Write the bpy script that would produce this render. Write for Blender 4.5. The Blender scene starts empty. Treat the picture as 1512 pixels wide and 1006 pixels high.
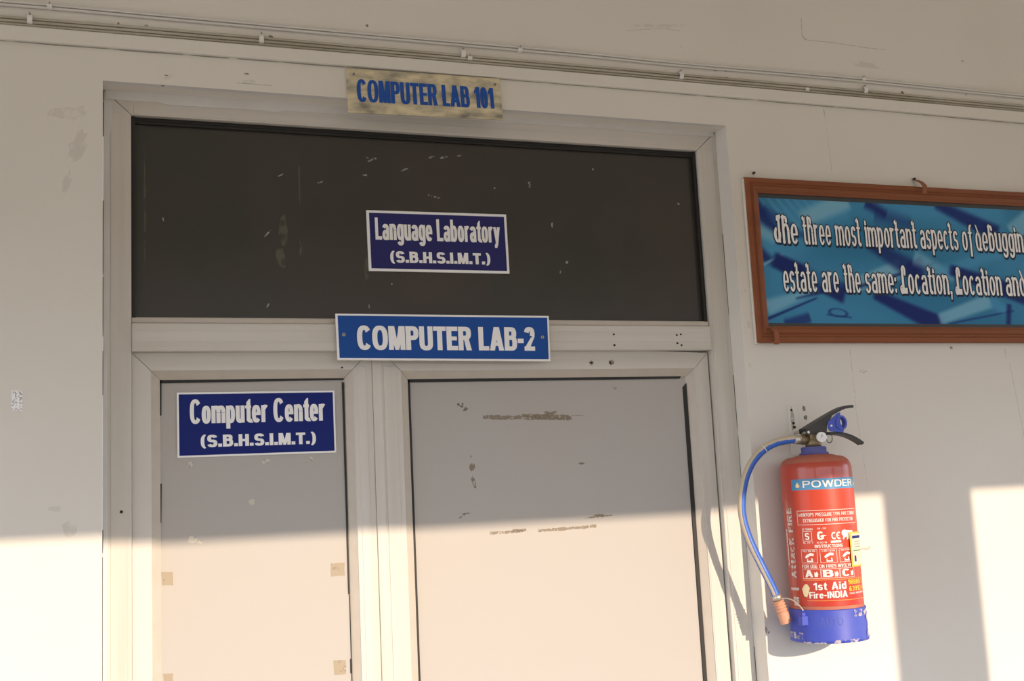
import bpy, bmesh, math, random
from mathutils import Vector, Matrix
random.seed(7)
SC = bpy.context.scene
C = SC.collection

# ------------------------------------------------------------------ camera
cam_data = bpy.data.cameras.new('camera')
cam_data.sensor_width = 36.0
cam_data.lens = 40.1225
cam_data.clip_start = 0.02
cam = bpy.data.objects.new('camera', cam_data)
C.objects.link(cam)
R = ((9.42315472e-01, 5.95899329e-04, 3.34725552e-01),
     (-3.31164159e-01, 1.47156488e-01, 9.32027504e-01),
     (-4.87016420e-02, -9.89113044e-01, 1.38865176e-01))
m4 = Matrix([[r[0], -r[1], -r[2], 0] for r in R] + [[0, 0, 0, 1]])
m4[0][3], m4[1][3], m4[2][3] = 0.00621596, -1.95, 1.80815
cam.matrix_world = m4
SC.camera = cam

# ------------------------------------------------------------------ light
SUN_A, SUN_B = 0.25, 0.26           # sideways and downward run of a ray per metre towards the wall
world = bpy.data.worlds.new('world')
SC.world = world
world.use_nodes = True
nt = world.node_tree
tcw = nt.nodes.new('ShaderNodeTexCoord')
sep = nt.nodes.new('ShaderNodeSeparateXYZ')
rmp = nt.nodes.new('ShaderNodeValToRGB')                 # hazy late-afternoon sky: pale horizon, blue zenith
rmp.color_ramp.elements[0].position = 0.0
rmp.color_ramp.elements[0].color = (1.02, 1.06, 1.15, 1)
rmp.color_ramp.elements[1].position = 1.0
rmp.color_ramp.elements[1].color = (0.19, 0.25, 0.38, 1)
e_ = rmp.color_ramp.elements.new(0.22)
e_.color = (1.22, 1.30, 1.52, 1)
e_ = rmp.color_ramp.elements.new(0.42)
e_.color = (0.52, 0.58, 0.68, 1)
nt.links.new(tcw.outputs['Generated'], sep.inputs[0])
nt.links.new(sep.outputs[2], rmp.inputs[0])
nt.links.new(rmp.outputs[0], nt.nodes['Background'].inputs[0])
nt.nodes['Background'].inputs[1].default_value = 2.05
sun_data = bpy.data.lights.new('sun', 'SUN')
sun_data.energy = 4.3
sun_data.color = (1.0, 0.79, 0.60)
sun_data.angle = math.radians(0.53)
sun = bpy.data.objects.new('sun', sun_data)
C.objects.link(sun)
sun.rotation_euler = Vector((-SUN_A, 1, -SUN_B)).to_track_quat('-Z', 'Y').to_euler()
vs = SC.view_settings
vs.view_transform = 'Standard'
vs.look = 'None'
vs.gamma = 1.0
vs.exposure = 0.0
vs.use_curve_mapping = False

# ------------------------------------------------------------------ materials
def lin(v):
    v /= 255.0
    return v / 12.92 if v <= 0.04045 else ((v + 0.055) / 1.055) ** 2.4

def A(r, g, b, k=1.0):
    """base colour of a thing that shows as sRGB r,g,b under the veranda's shade light"""
    return tuple(min(0.9, lin(c) / e * k) for c, e in zip((r, g, b), (0.50, 0.45, 0.385)))

def mat(name, col, rough=0.6, metal=0.0, spec=0.5, noise=None, bump=None, alpha=None, coat=0.0):
    """noise = (scale, amount, colour2); bump = (scale, strength); alpha = (scale, threshold)"""
    m = bpy.data.materials.new(name)
    m.use_nodes = True
    n = m.node_tree
    b = n.nodes['Principled BSDF']
    b.inputs['Base Color'].default_value = (*col, 1)
    b.inputs['Roughness'].default_value = rough
    b.inputs['Metallic'].default_value = metal
    b.inputs['Specular IOR Level'].default_value = spec
    b.inputs['Coat Weight'].default_value = coat
    tc = n.nodes.new('ShaderNodeTexCoord')
    if noise:
        sc, amt, c2 = noise[:3]
        mp = n.nodes.new('ShaderNodeMapping')
        if len(noise) > 3:
            mp.inputs['Scale'].default_value = noise[3]
        t = n.nodes.new('ShaderNodeTexNoise')
        t.inputs['Scale'].default_value = sc
        t.inputs['Detail'].default_value = 6
        rp = n.nodes.new('ShaderNodeMapRange')
        rp.inputs[1].default_value = 0.4
        rp.inputs[2].default_value = 0.72
        rp.inputs[4].default_value = amt
        mx = n.nodes.new('ShaderNodeMix')
        mx.data_type = 'RGBA'
        mx.inputs[6].default_value = (*col, 1)
        mx.inputs[7].default_value = (*c2, 1)
        n.links.new(tc.outputs['Object'], mp.inputs[0])
        n.links.new(mp.outputs[0], t.inputs[0])
        n.links.new(t.outputs[0], rp.inputs[0])
        n.links.new(rp.outputs[0], mx.inputs[0])
        n.links.new(mx.outputs[2], b.inputs['Base Color'])
    if bump:
        t = n.nodes.new('ShaderNodeTexNoise')
        t.inputs['Scale'].default_value = bump[0]
        t.inputs['Detail'].default_value = 4
        bp = n.nodes.new('ShaderNodeBump')
        bp.inputs['Strength'].default_value = bump[1]
        bp.inputs['Distance'].default_value = 0.002
        n.links.new(tc.outputs['Object'], t.inputs[0])
        n.links.new(t.outputs[0], bp.inputs['Height'])
        n.links.new(bp.outputs[0], b.inputs['Normal'])
    if alpha:
        t = n.nodes.new('ShaderNodeTexNoise')
        t.inputs['Scale'].default_value = alpha[0]
        t.inputs['Detail'].default_value = 5
        rp = n.nodes.new('ShaderNodeMapRange')
        rp.inputs[1].default_value = alpha[1]
        rp.inputs[2].default_value = alpha[1] + 0.12
        rp.inputs[4].default_value = alpha[2] if len(alpha) > 2 else 1.0
        n.links.new(tc.outputs['Object'], t.inputs[0])
        n.links.new(t.outputs[0], rp.inputs[0])
        n.links.new(rp.outputs[0], b.inputs['Alpha'])
    return m

M = {}
M['wall'] = mat('wall_paint', (0.75, 0.72, 0.655), 0.85, noise=(2.2, 0.6, (0.69, 0.655, 0.585)), bump=(9, 0.5))
M['patch'] = mat('grey_white_repaint', (0.70, 0.685, 0.665), 0.75, noise=(14, 0.5, (0.6, 0.58, 0.54)), bump=(30, 0.4))
M['frame'] = mat('ivory_frame_paint', (0.65, 0.62, 0.565), 0.5, noise=(26, 0.9, (0.54, 0.505, 0.44), (1, 1, 0.04)))
M['rail'] = mat('ivory_rail_paint', (0.65, 0.62, 0.565), 0.5, noise=(26, 0.9, (0.54, 0.505, 0.44), (0.04, 1, 1)))
M['bead'] = mat('beige_bead', (0.56, 0.51, 0.44), 0.55, noise=(40, 0.5, (0.5, 0.45, 0.38)))
M['panel'] = mat('grey_laminate', (0.46, 0.44, 0.41), 0.55, spec=0.3, noise=(5, 0.35, (0.48, 0.435, 0.385)))
M['glass'] = mat('dark_filmed_glass', (0.040, 0.041, 0.034), 0.25, spec=0.4, noise=(2.6, 1.0, (0.064, 0.048, 0.042)))
M['gasket'] = mat('black_gasket', (0.014, 0.013, 0.012), 0.6)
M['hole'] = mat('dark_hole', (0.02, 0.017, 0.014), 0.9)
M['grime'] = mat('brown_grime', (0.14, 0.11, 0.075), 0.9, alpha=(300, 0.38, 0.65))
M['glue'] = mat('tan_glue', (0.31, 0.25, 0.17), 0.8, alpha=(170, 0.36, 0.65))
M['tape'] = mat('old_tape', (0.42, 0.355, 0.255), 0.6, alpha=(70, 0.30, 0.85))
M['chip'] = mat('pale_glue_dab', (0.60, 0.57, 0.49), 0.7, alpha=(160, 0.36))
M['smear'] = mat('pale_smear', (0.34, 0.34, 0.30), 0.8, alpha=(160, 0.36, 0.75))
M['smear2'] = mat('faint_smear', (0.15, 0.155, 0.11), 0.8, alpha=(60, 0.36, 0.6))
M['residue'] = mat('white_residue', (0.95, 0.95, 0.95), 0.8, alpha=(300, 0.36, 1.0))
M['crack'] = mat('wall_crack', (0.30, 0.26, 0.215), 0.95, alpha=(120, 0.36, 0.4))
M['cable'] = mat('dusty_cable', (0.50, 0.46, 0.375), 0.7, noise=(60, 0.8, (0.32, 0.28, 0.2), (0.1, 1, 1)))
M['cable2'] = mat('painted_cable', (0.68, 0.655, 0.61), 0.7)
M['clip'] = mat('white_clip', (0.80, 0.78, 0.74), 0.6)
M['floor'] = mat('veranda_tiles', (0.29, 0.262, 0.225), 0.7, noise=(6, 0.6, (0.25, 0.222, 0.185)))
M['ground'] = mat('courtyard', (0.33, 0.285, 0.22), 0.9, noise=(1.5, 0.8, (0.26, 0.23, 0.18)))
M['sign_white'] = mat('sign_white', A(186, 174, 180), 0.4)
M['sign_white2'] = mat('sign_letter_white', A(190, 182, 172), 0.4)
M['indigo'] = mat('indigo_print', A(33, 31, 66), 0.5, spec=0.15)
M['navy'] = mat('navy_print', A(18, 26, 72), 0.5, spec=0.12, noise=(14, 0.4, A(22, 32, 76)))
M['blue'] = mat('royal_blue_print', A(24, 54, 100), 0.5, spec=0.12, noise=(12, 0.4, A(27, 58, 104)))
M['lettering'] = mat('white_lettering', A(198, 190, 196), 0.45)
M['old_board'] = mat('weathered_cream_board', A(162, 145, 112), 0.8, noise=(38, 1.0, A(92, 86, 72), (0.6, 1, 1.5)), bump=(60, 0.5))
M['old_blue'] = mat('painted_blue_letters', A(24, 56, 108), 0.6, spec=0.2, noise=(50, 0.4, A(36, 66, 110)))
M['screw'] = mat('screw_metal', (0.42, 0.39, 0.34), 0.4, metal=0.8)
M['frame_brown'] = mat('rust_brown_paint', A(100, 54, 28), 0.6, spec=0.3, noise=(30, 0.6, A(86, 42, 24), (0.06, 1, 1)))
M['hook_brown'] = mat('hook_brown_paint', A(104, 56, 30), 0.6)
M['black_edge'] = mat('black_print', A(38, 38, 36), 0.5)
M['foam'] = mat('pale_backing', (0.72, 0.68, 0.60), 0.8)
M['poster_text'] = mat('poster_text', A(186, 178, 166), 0.5)
M['poster_line'] = mat('poster_outline', A(26, 32, 44), 0.5, spec=0.2)
M['red'] = mat('red_enamel', (0.50, 0.060, 0.032), 0.3, coat=0.4, noise=(18, 0.5, (0.44, 0.07, 0.04)))
M['dust_red'] = mat('dusty_red', (0.48, 0.13, 0.08), 0.7, noise=(25, 0.7, (0.43, 0.22, 0.14)))
M['label_red'] = mat('label_orange_red', (0.56, 0.050, 0.014), 0.4, coat=0.15)
M['label_low'] = mat('label_deep_red', (0.50, 0.035, 0.014), 0.4, coat=0.15)
M['ext_white'] = mat('label_white', (0.82, 0.78, 0.72), 0.4)
M['ext_faded'] = mat('label_faded_white', (0.78, 0.66, 0.58), 0.6, alpha=(230, 0.36, 0.9))
M['ext_blue'] = mat('label_cyan_blue', (0.07, 0.27, 0.50), 0.35)
M['ext_yellow'] = mat('label_yellow', (0.85, 0.52, 0.05), 0.45)
M['ext_orange'] = mat('label_orange', (0.85, 0.30, 0.06), 0.45)
M['ext_cream'] = mat('label_cream', (0.85, 0.70, 0.40), 0.5)
M['tag_cream'] = mat('tag_cream', (0.66, 0.62, 0.48), 0.6)
M['ext_green'] = mat('tag_green', (0.05, 0.25, 0.08), 0.5)
M['skirt'] = mat('blue_plastic_skirt', (0.045, 0.075, 0.47), 0.5, noise=(20, 0.35, (0.10, 0.13, 0.48)))
M['skirt_scuff'] = mat('scuffed_edge', (0.60, 0.56, 0.60), 0.8, alpha=(110, 0.45, 0.8))
M['neck_blue'] = mat('dusty_blue_plastic', (0.05, 0.075, 0.36), 0.6, noise=(60, 0.8, (0.20, 0.18, 0.30), (0.3, 0.3, 3)))
M['clip_blue'] = mat('blue_clip_plastic', (0.045, 0.085, 0.50), 0.4)
M['lever'] = mat('black_lever', (0.022, 0.020, 0.018), 0.45, noise=(40, 0.5, (0.05, 0.042, 0.035)))
M['brass'] = mat('tarnished_brass', (0.26, 0.20, 0.12), 0.45, metal=0.7)
M['steel'] = mat('dull_steel', (0.62, 0.58, 0.50), 0.35, metal=0.8)
M['dial'] = mat('gauge_dial', (0.80, 0.80, 0.78), 0.3)
M['hose_blue'] = mat('blue_hose', (0.035, 0.13, 0.52), 0.4)
M['hose_tan'] = mat('tan_hose', (0.56, 0.47, 0.33), 0.5)
M['nozzle'] = mat('salmon_nozzle', (0.66, 0.33, 0.21), 0.5)

# ------------------------------------------------------------------ helpers
def obj(name, bm, material, parent=None, smooth=False):
    me = bpy.data.meshes.new(name)
    if 'lettering' not in name and not name.startswith('label_'):
        bmesh.ops.recalc_face_normals(bm, faces=bm.faces)
    bm.to_mesh(me)
    bm.free()
    ms = material if isinstance(material, (list, tuple)) else [material]
    for q in ms:
        me.materials.append(q)
    if smooth:
        for p in me.polygons:
            p.use_smooth = True
    o = bpy.data.objects.new(name, me)
    C.objects.link(o)
    if parent:
        o.parent = parent
    return o

def tag(o, label, cat, group=None, kind=None):
    o['label'] = label
    o['category'] = cat
    if group:
        o['group'] = group
    if kind:
        o['kind'] = kind
    return o

def empty(name, loc=(0, 0, 0)):
    """An empty that keeps its children's coordinates in world units (children are built in world space)."""
    o = bpy.data.objects.new(name, None)
    o.empty_display_size = 0.05
    o.location = loc
    C.objects.link(o)
    return o

def part(name, bm, m, parent, smooth=False):
    o = obj(name, bm, m, parent, smooth)
    q = parent
    off = Vector((0, 0, 0))
    while q is not None:
        off += q.location
        q = q.parent
    o.location = -off + Vector((0, 0, 0))
    if off.length > 0:                       # move the mesh, not the object, so that origins stay with the thing
        o.data.transform(Matrix.Translation(-off))
        o.location = (0, 0, 0)
    return o

def bev(bm, w, seg=2):
    if w > 0:
        bmesh.ops.bevel(bm, geom=list(bm.edges), offset=w, segments=seg, affect='EDGES', profile=0.5)

def box(x0, x1, y0, y1, z0, z1, b=0.0, bm=None):
    bm2 = bmesh.new()
    bmesh.ops.create_cube(bm2, size=1)
    for v in bm2.verts:
        v.co = Vector(((x0 + x1) / 2 + v.co.x * (x1 - x0), (y0 + y1) / 2 + v.co.y * (y1 - y0), (z0 + z1) / 2 + v.co.z * (z1 - z0)))
    bev(bm2, b)
    return join(bm, bm2)

def join(bm, bm2):
    if bm is None:
        return bm2
    me = bpy.data.meshes.new('tmp')
    bm2.to_mesh(me)
    bm2.free()
    bm.from_mesh(me)
    bpy.data.meshes.remove(me)
    return bm

def prism(pts, y0, y1, b=0.0, bm=None, yf=None):
    """outline in (x, z) extruded from y0 (front) to y1; yf optional list of front depths"""
    bm2 = bmesh.new()
    f = [bm2.verts.new((x, (yf[i] if yf else y0), z)) for i, (x, z) in enumerate(pts)]
    k = [bm2.verts.new((x, y1, z)) for x, z in pts]
    bm2.faces.new(f)
    bm2.faces.new(k[::-1])
    n = len(pts)
    for i in range(n):
        bm2.faces.new((f[i], k[i], k[(i + 1) % n], f[(i + 1) % n]))
    bmesh.ops.recalc_face_normals(bm2, faces=bm2.faces)
    bev(bm2, b, 1)
    return join(bm, bm2)

def spline(pts, n=8):
    """Catmull-Rom through 3-D points"""
    P = [Vector(p) for p in pts]
    P = [P[0] * 2 - P[1]] + P + [P[-1] * 2 - P[-2]]
    out = []
    for i in range(1, len(P) - 2):
        a, b, c, d = P[i - 1:i + 3]
        for k in range(n):
            t = k / n
            out.append(0.5 * ((2 * b) + (c - a) * t + (2 * a - 5 * b + 4 * c - d) * t * t + (3 * b - a - 3 * c + d) * t ** 3))
    out.append(P[-2])
    return out

def tube(pts, r, seg=10, bm=None, matfn=None, caps=True):
    bm = bm or bmesh.new()
    n = len(pts)
    rings = []
    side = Vector((0, -1, 0))
    for i, p in enumerate(pts):
        d = (Vector(pts[min(i + 1, n - 1)]) - Vector(pts[max(i - 1, 0)])).normalized()
        a = side - d * side.dot(d)
        if a.length < 1e-3:
            a = Vector((1, 0, 0)) - d * d.x
        a.normalize()
        b = d.cross(a)
        rr = r[i] if isinstance(r, (list, tuple)) else r
        rings.append([bm.verts.new(Vector(p) + (a * math.sin(2 * math.pi * k / seg) + b * math.cos(2 * math.pi * k / seg)) * rr) for k in range(seg)])
    for i in range(n - 1):
        for k in range(seg):
            f = bm.faces.new((rings[i][k], rings[i][(k + 1) % seg], rings[i + 1][(k + 1) % seg], rings[i + 1][k]))
            f.smooth = True
            if matfn:
                f.material_index = matfn(i / (n - 1), 360.0 * (k + 0.5) / seg)
    if caps:
        bm.faces.new(rings[0][::-1])
        bm.faces.new(rings[-1])
    return bm

def lathe(prof, cx, cy, seg=64, bm=None, a0=0.0, a1=2 * math.pi):
    bm = bm or bmesh.new()
    full = abs(a1 - a0 - 2 * math.pi) < 1e-6
    ns = seg if full else seg + 1
    cols = []
    for k in range(ns):
        a = a0 + (a1 - a0) * k / seg
        cols.append([bm.verts.new((cx + r * math.cos(a), cy + r * math.sin(a), z)) for r, z in prof])
    for k in range(seg):
        p, q = cols[k], cols[(k + 1) % ns]
        for i in range(len(prof) - 1):
            f = bm.faces.new((p[i], q[i], q[i + 1], p[i + 1]))
            f.smooth = True
    bmesh.ops.remove_doubles(bm, verts=bm.verts, dist=1e-6)
    return bm

def cyl(p0, p1, r, seg=20, bm=None):
    return tube([p0, p1], r, seg, bm)

def blob(cx, cz, rx, rz, y, th=0.0006, n=14, jag=0.25, ang=0.0, bm=None, seed=None):
    """thin irregular flake lying on a vertical face"""
    rd = random.Random(seed if seed is not None else int(cx * 9973 + cz * 7919))
    pts = []
    for i in range(n):
        t = 2 * math.pi * i / n
        k = 1 + rd.uniform(-jag, jag)
        x, z = rx * k * math.cos(t), rz * k * math.sin(t)
        pts.append((cx + x * math.cos(ang) - z * math.sin(ang), cz + x * math.sin(ang) + z * math.cos(ang)))
    bm = bm or bmesh.new()
    bm.faces.new([bm.verts.new((px, y - th, pz)) for px, pz in pts])
    return bm

# ------------------------------------------------------------------ lettering (drawn as outlines with an elliptical pen)
class Pen:
    """Collects polygons of one glyph. s = stem width, t = bar thickness, e = growth for an outline copy."""
    def __init__(self, s, t, e=0.0, sq=2.5, fancy=False):
        self.s, self.t, self.e, self.sq, self.fancy, self.p = s, t, e, sq, fancy, []
    def rect(self, x0, y0, x1, y1):
        e = self.e
        self.p.append([(x0 - e, y0 - e), (x1 + e, y0 - e), (x1 + e, y1 + e), (x0 - e, y1 + e)])
    def poly(self, pts):
        if self.e:
            cx = sum(p[0] for p in pts) / len(pts); cy = sum(p[1] for p in pts) / len(pts)
            e = self.e
            out = []
            for x, y in pts:
                out.append((x + (e if x > cx else -e), y + (e if y > cy else -e)))
            pts = out
        self.p.append(list(pts))
    def ring(self, x0, y0, x1, y1, a0=0, a1=360, s=None, t=None):
        s = s or self.s; t = t or self.t
        e = self.e
        cx, cy, rx, ry = (x0 + x1) / 2, (y0 + y1) / 2, (x1 - x0) / 2, (y1 - y0) / 2
        ix, iy = max(rx - s - e, 0.004), max(ry - t - e, 0.004)
        rx += e; ry += e
        n = max(4, int(abs(a1 - a0) / 12))
        pw = 2.0 / self.sq
        def pt(a, qx, qy):
            c, sn = math.cos(math.radians(a)), math.sin(math.radians(a))
            return (cx + qx * math.copysign(abs(c) ** pw, c), cy + qy * math.copysign(abs(sn) ** pw, sn))
        for i in range(n):
            b0, b1 = a0 + (a1 - a0) * i / n, a0 + (a1 - a0) * (i + 1) / n
            self.p.append([pt(b0, rx, ry), pt(b1, rx, ry), pt(b1, ix, iy), pt(b0, ix, iy)])
    def bowl(self, x0, y0, x1, y1):
        """D shape open on the left"""
        xm = x0 + (x1 - x0) * 0.45
        self.rect(x0, y1 - self.t, xm, y1)
        self.rect(x0, y0, xm, y0 + self.t)
        self.ring(2 * xm - x1, y0, x1, y1, -90, 90)
    def dot(self, cx, cy, r, ry=None):
        e = self.e
        ry = ry or r
        self.p.append([(cx + (r + e) * math.cos(k * math.pi / 6), cy + (ry + e) * math.sin(k * math.pi / 6)) for k in range(12)])

XH = 0.72
def glyph(ch, s, t, e=0.0, fancy=False, narrow=1.0):
    g = Pen(s, t, e, 2.1 if fancy else 2.5, fancy)
    W = 0.0
    k = narrow
    if ch == ' ':
        return 0.26 * k, []
    if ch == 'C':
        W = .62 * k; g.ring(0, -.015, W, 1.015, 36, 324)
    elif ch == 'O':
        W = .68 * k; g.ring(0, -.015, W, 1.015)
    elif ch == '0':
        W = .50 * k; g.ring(0, -.01, W, 1.01)
    elif ch == 'M':
        W = .72 * k; q = s * .95
        g.rect(0, 0, q, 1); g.rect(W - q, 0, W, 1)
        g.poly([(0, 1), (q * 1.25, 1), (W / 2 + q * .38, 0), (W / 2 - q * .38, 0)])
        g.poly([(W, 1), (W - q * 1.25, 1), (W / 2 - q * .38, 0), (W / 2 + q * .38, 0)])
    elif ch == 'N':
        W = .58 * k
        g.rect(0, 0, s, 1); g.rect(W - s, 0, W, 1); g.poly([(0, 1), (s, 1), (W, 0), (W - s, 0)])
    elif ch == 'W':
        W = .84 * k; q = s * .9
        for a, b in ((0, .25), (.5, .25), (.5, .75), (1, .75)):
            xa, xb = a * (W - q), b * (W - q)
            g.poly([(xa, 1), (xa + q, 1), (xb + q, 0), (xb, 0)])
    elif ch == 'V':
        W = .58 * k
        g.poly([(0, 1), (s, 1), (W / 2 + s / 2, 0), (W / 2 - s / 2, 0)]); g.poly([(W, 1), (W - s, 1), (W / 2 - s / 2, 0), (W / 2 + s / 2, 0)])
    elif ch == 'P':
        W = .57 * k; g.rect(0, 0, s, 1); g.bowl(s * .5, .42, W, 1)
    elif ch == 'R':
        W = .60 * k; g.rect(0, 0, s, 1); g.bowl(s * .5, .44, W * .97, 1)
        g.poly([(W * .42, .47), (W * .42 + s * 1.0, .47), (W, 0), (W - s * 1.08, 0)])
    elif ch == 'B':
        W = .59 * k; g.rect(0, 0, s, 1); g.bowl(s * .5, .46, W * .95, 1); g.bowl(s * .5, 0, W, .46 + t)
    elif ch == 'D':
        W = .60 * k; g.rect(0, 0, s, 1); g.bowl(s * .5, 0, W, 1)
    elif ch == 'U':
        W = .60 * k; g.rect(0, .3, s, 1); g.rect(W - s, .3, W, 1); g.ring(0, -.015, W, .615, 180, 360)
    elif ch == 'T' and not fancy:
        W = .56 * k; g.rect(0, 1 - t, W, 1); g.rect(W / 2 - s / 2, 0, W / 2 + s / 2, 1)
    elif ch == 'E':
        W = .50 * k; g.rect(0, 0, s, 1); g.rect(0, 1 - t, W, 1); g.rect(0, 0, W, t); g.rect(0, .5 - t * .45, W * .93, .5 + t * .45)
    elif ch == 'F':
        W = .48 * k; g.rect(0, 0, s, 1); g.rect(0, 1 - t, W, 1); g.rect(0, .5 - t * .5, W * .9, .5 + t * .5)
    elif ch == 'L' and not fancy:
        W = .48 * k; g.rect(0, 0, s, 1); g.rect(0, 0, W, t)
    elif ch == 'H':
        W = .60 * k; g.rect(0, 0, s, 1); g.rect(W - s, 0, W, 1); g.rect(0, .5 - t / 2, W, .5 + t / 2)
    elif ch == 'I':
        W = s; g.rect(0, 0, s, 1)
    elif ch == 'K':
        W = .60 * k; g.rect(0, 0, s, 1)
        g.poly([(s, .38), (s, .62), (W - s, 1), (W, 1)]); g.poly([(s * 1.2, .6), (s * 2.0, .7), (W, 0), (W - s, 0)])
    elif ch == 'G':
        W = .62 * k; g.ring(0, -.015, W, 1.015, 38, 330); g.rect(W - s, 0.1, W, .5); g.rect(W * .5, .5 - t * .8, W, .5)
    elif ch == 'Y':
        W = .58 * k; g.rect(W / 2 - s / 2, 0, W / 2 + s / 2, .5); g.poly([(0, 1), (s, 1), (W / 2 + s / 2, .4), (W / 2 - s / 2, .4)]); g.poly([(W, 1), (W - s, 1), (W / 2 - s / 2, .4), (W / 2 + s / 2, .4)])
    elif ch == 'X':
        W = .58 * k; g.poly([(0, 1), (s, 1), (W, 0), (W - s, 0)]); g.poly([(W, 1), (W - s, 1), (0, 0), (s, 0)])
    elif ch == 'S':
        W = .58 * k; g.ring(0, .5 - t / 2, W, 1.015, 15, 270); g.ring(0, -.015, W, .5 + t / 2, 90, -165)
    elif ch == 'A':
        W = .66 * k
        g.poly([(0, 0), (s * 1.02, 0), (W / 2 + s * .55, 1), (W / 2 - s * .55, 1)]); g.poly([(W, 0), (W - s * 1.02, 0), (W / 2 - s * .55, 1), (W / 2 + s * .55, 1)])
        g.rect(W * .25, .2, W * .75, .2 + t * .8)
    elif ch == '1':
        W = .36 * k; g.rect(W - s, 0, W, 1); g.poly([(0, .80), (0, .66), (W - s * .5, .78), (W - s * .5, 1), (W - s * .9, 1)])
    elif ch == '2':
        W = .50 * k; g.ring(0, .42, W, 1.015, 168, -30)
        g.poly([(W * .62, .56), (W * .985, .60), (s * 1.25, t * .9), (0, t * .5)]); g.rect(0, 0, W, t)
    elif ch == '3':
        W = .50 * k; g.ring(0, .5 - t / 2, W, 1.01, 165, -90); g.ring(0, -.01, W, .5 + t / 2, 90, -165)
    elif ch == '6':
        W = .50 * k; g.ring(0, -.01, W, .6); g.ring(0, -.01, W, 1.01, 40, 180); g.rect(0, .28, s, .55)
    elif ch == '9':
        W = .50 * k; g.ring(0, .4, W, 1.01); g.ring(0, -.01, W, 1.01, 220, 360); g.rect(W - s, .45, W, .72)
    elif ch == '8':
        W = .50 * k; g.ring(0, .5 - t / 2, W, 1.01); g.ring(0, -.01, W, .5 + t / 2)
    elif ch == '5':
        W = .50 * k; g.ring(0, -.01, W, .62, 130, -160); g.rect(0.02, .45, .02 + s, 1); g.rect(.02, 1 - t, W, 1)
    elif ch == '-':
        W = .28 * k; g.rect(0, .32, W, .32 + t * 1.05)
    elif ch == '.':
        W = s * 1.02; g.rect(0, 0, W, t * 1.25)
    elif ch == ',':
        W = s * 1.1; g.rect(0, 0.02, s, t * 1.2); g.poly([(s * .3, .05), (s * 1.0, .05), (s * .7, -.2), (s * .1, -.2)])
    elif ch == ':':
        W = s; g.dot(s / 2, .1, s * .5, .085); g.dot(s / 2, .52, s * .5, .085)
    elif ch == '(':
        W = s * 1.5; g.ring(0, -.18, s * 4.2, 1.12, 118, 242, s * .95, .05)
    elif ch == ')':
        W = s * 1.5; g.ring(W - s * 4.2, -.18, W, 1.12, -62, 62, s * .95, .05)
    # ---- lower case
    elif ch == 'a':
        W = .50 * k
        g.rect(W - s, 0, W, XH * .7); g.ring(0, XH * .25, W, XH, 0, 158); g.ring(0, -.015, W * 1.0, XH * .62, 40, 320)
        g.rect(W * .4, XH * .62 - t * .8, W, XH * .62)
    elif ch in 'nhmru':
        top = 1.0 if ch == 'h' else XH
        W = {'n': .50, 'h': .50, 'm': .78, 'r': .36, 'u': .50}[ch] * k
        if ch == 'u':
            g.rect(0, XH * .4, s, XH); g.rect(W - s, 0, W, XH); g.ring(0, -.015, W, XH * .85, 180, 360)
        elif ch == 'm':
            q = (W + s) / 2
            g.rect(0, 0, s, top); g.rect(W - s, 0, W, XH * .6); g.rect(W / 2 - s / 2, 0, W / 2 + s / 2, XH * .6)
            g.ring(0, XH * .2, q, XH + .015, 0, 150); g.ring(W - q, XH * .2, W, XH + .015, 0, 150)
        elif ch == 'r':
            g.rect(0, 0, s, top); g.ring(0, XH * .25, W * 1.25, XH + .02, 52, 150, s, t * 1.25)
        else:
            g.rect(0, 0, s, top); g.rect(W - s, 0, W, XH * .6); g.ring(0, XH * .2, W, XH + .015, 0, 150)
            if fancy and ch == 'h':
                g.ring(0, .66, W * .78, 1.02, -40, 180)
    elif ch == 'o':
        W = .50 * k; g.ring(0, -.015, W, XH + .015)
    elif ch == 'c':
        W = .47 * k; g.ring(0, -.015, W, XH + .015, 42, 318)
    elif ch == 'e':
        W = .50 * k; g.ring(0, -.015, W, XH + .015, 0, 322); g.rect(s * .5, XH * .42, W - .005, XH * .42 + t * .72)
    elif ch in 'gqy' and ch != 'y':
        W = .50 * k; g.ring(0, 0, W, XH + .015); g.rect(W - s, 0, W, XH); g.ring(0, -.24, W, .25, 200, 360)
    elif ch == 'y':
        W = .52 * k
        g.poly([(0, XH), (s, XH), (W / 2 + s * .5, .02), (W / 2 - s * .5, .02)])
        g.poly([(W, XH), (W - s, XH), (W / 2 - s * .75, -.16), (W / 2 + s * .25, -.16)])
        g.rect(W * .12, -.24, W / 2, -.24 + t)
    elif ch == 'p':
        W = .50 * k; g.ring(0, -.015, W, XH + .015); g.rect(0, -.24, s, XH)
    elif ch == 'b':
        W = .50 * k; g.ring(0, -.015, W, XH + .015); g.rect(0, 0, s, 1)
        if fancy:
            g.ring(0, .7, W * .8, 1.02, -30, 180)
    elif ch == 'd':
        W = .50 * k; g.ring(0, -.015, W, XH + .015)
        if fancy:
            g.poly([(W * .35, .98), (W * .1, 1.04), (W - s, .45), (W, .45)])
        else:
            g.rect(W - s, 0, W, 1)
    elif ch == 't':
        W = .34 * k; g.rect(W * .22, .08, W * .22 + s, .86); g.poly([(W * .22, .84), (W * .22 + s, .84), (W * .22 + s, 1.0), (W * .22 + s * .6, .98)])
        g.rect(0, XH - t * .8, W, XH)
        g.ring(W * .22, -.015, W * .22 + s * 2.4, .36, 180, 285)
    elif ch == 'i':
        W = s; g.rect(0, 0, s, XH); g.rect(0, .84, s, 1.0) if not fancy else g.poly([(0, .8), (s, .8), (s * .9, .93), (s * .1, 1.0)])
    elif ch == 'f':
        W = .36 * k; g.rect(W * .3, -.24 if fancy else 0, W * .3 + s, .85); g.rect(0, XH - t * .8, W, XH); g.ring(W * .3, .6, W * 1.3, 1.01, 60, 180)
    elif ch == 's':
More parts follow.
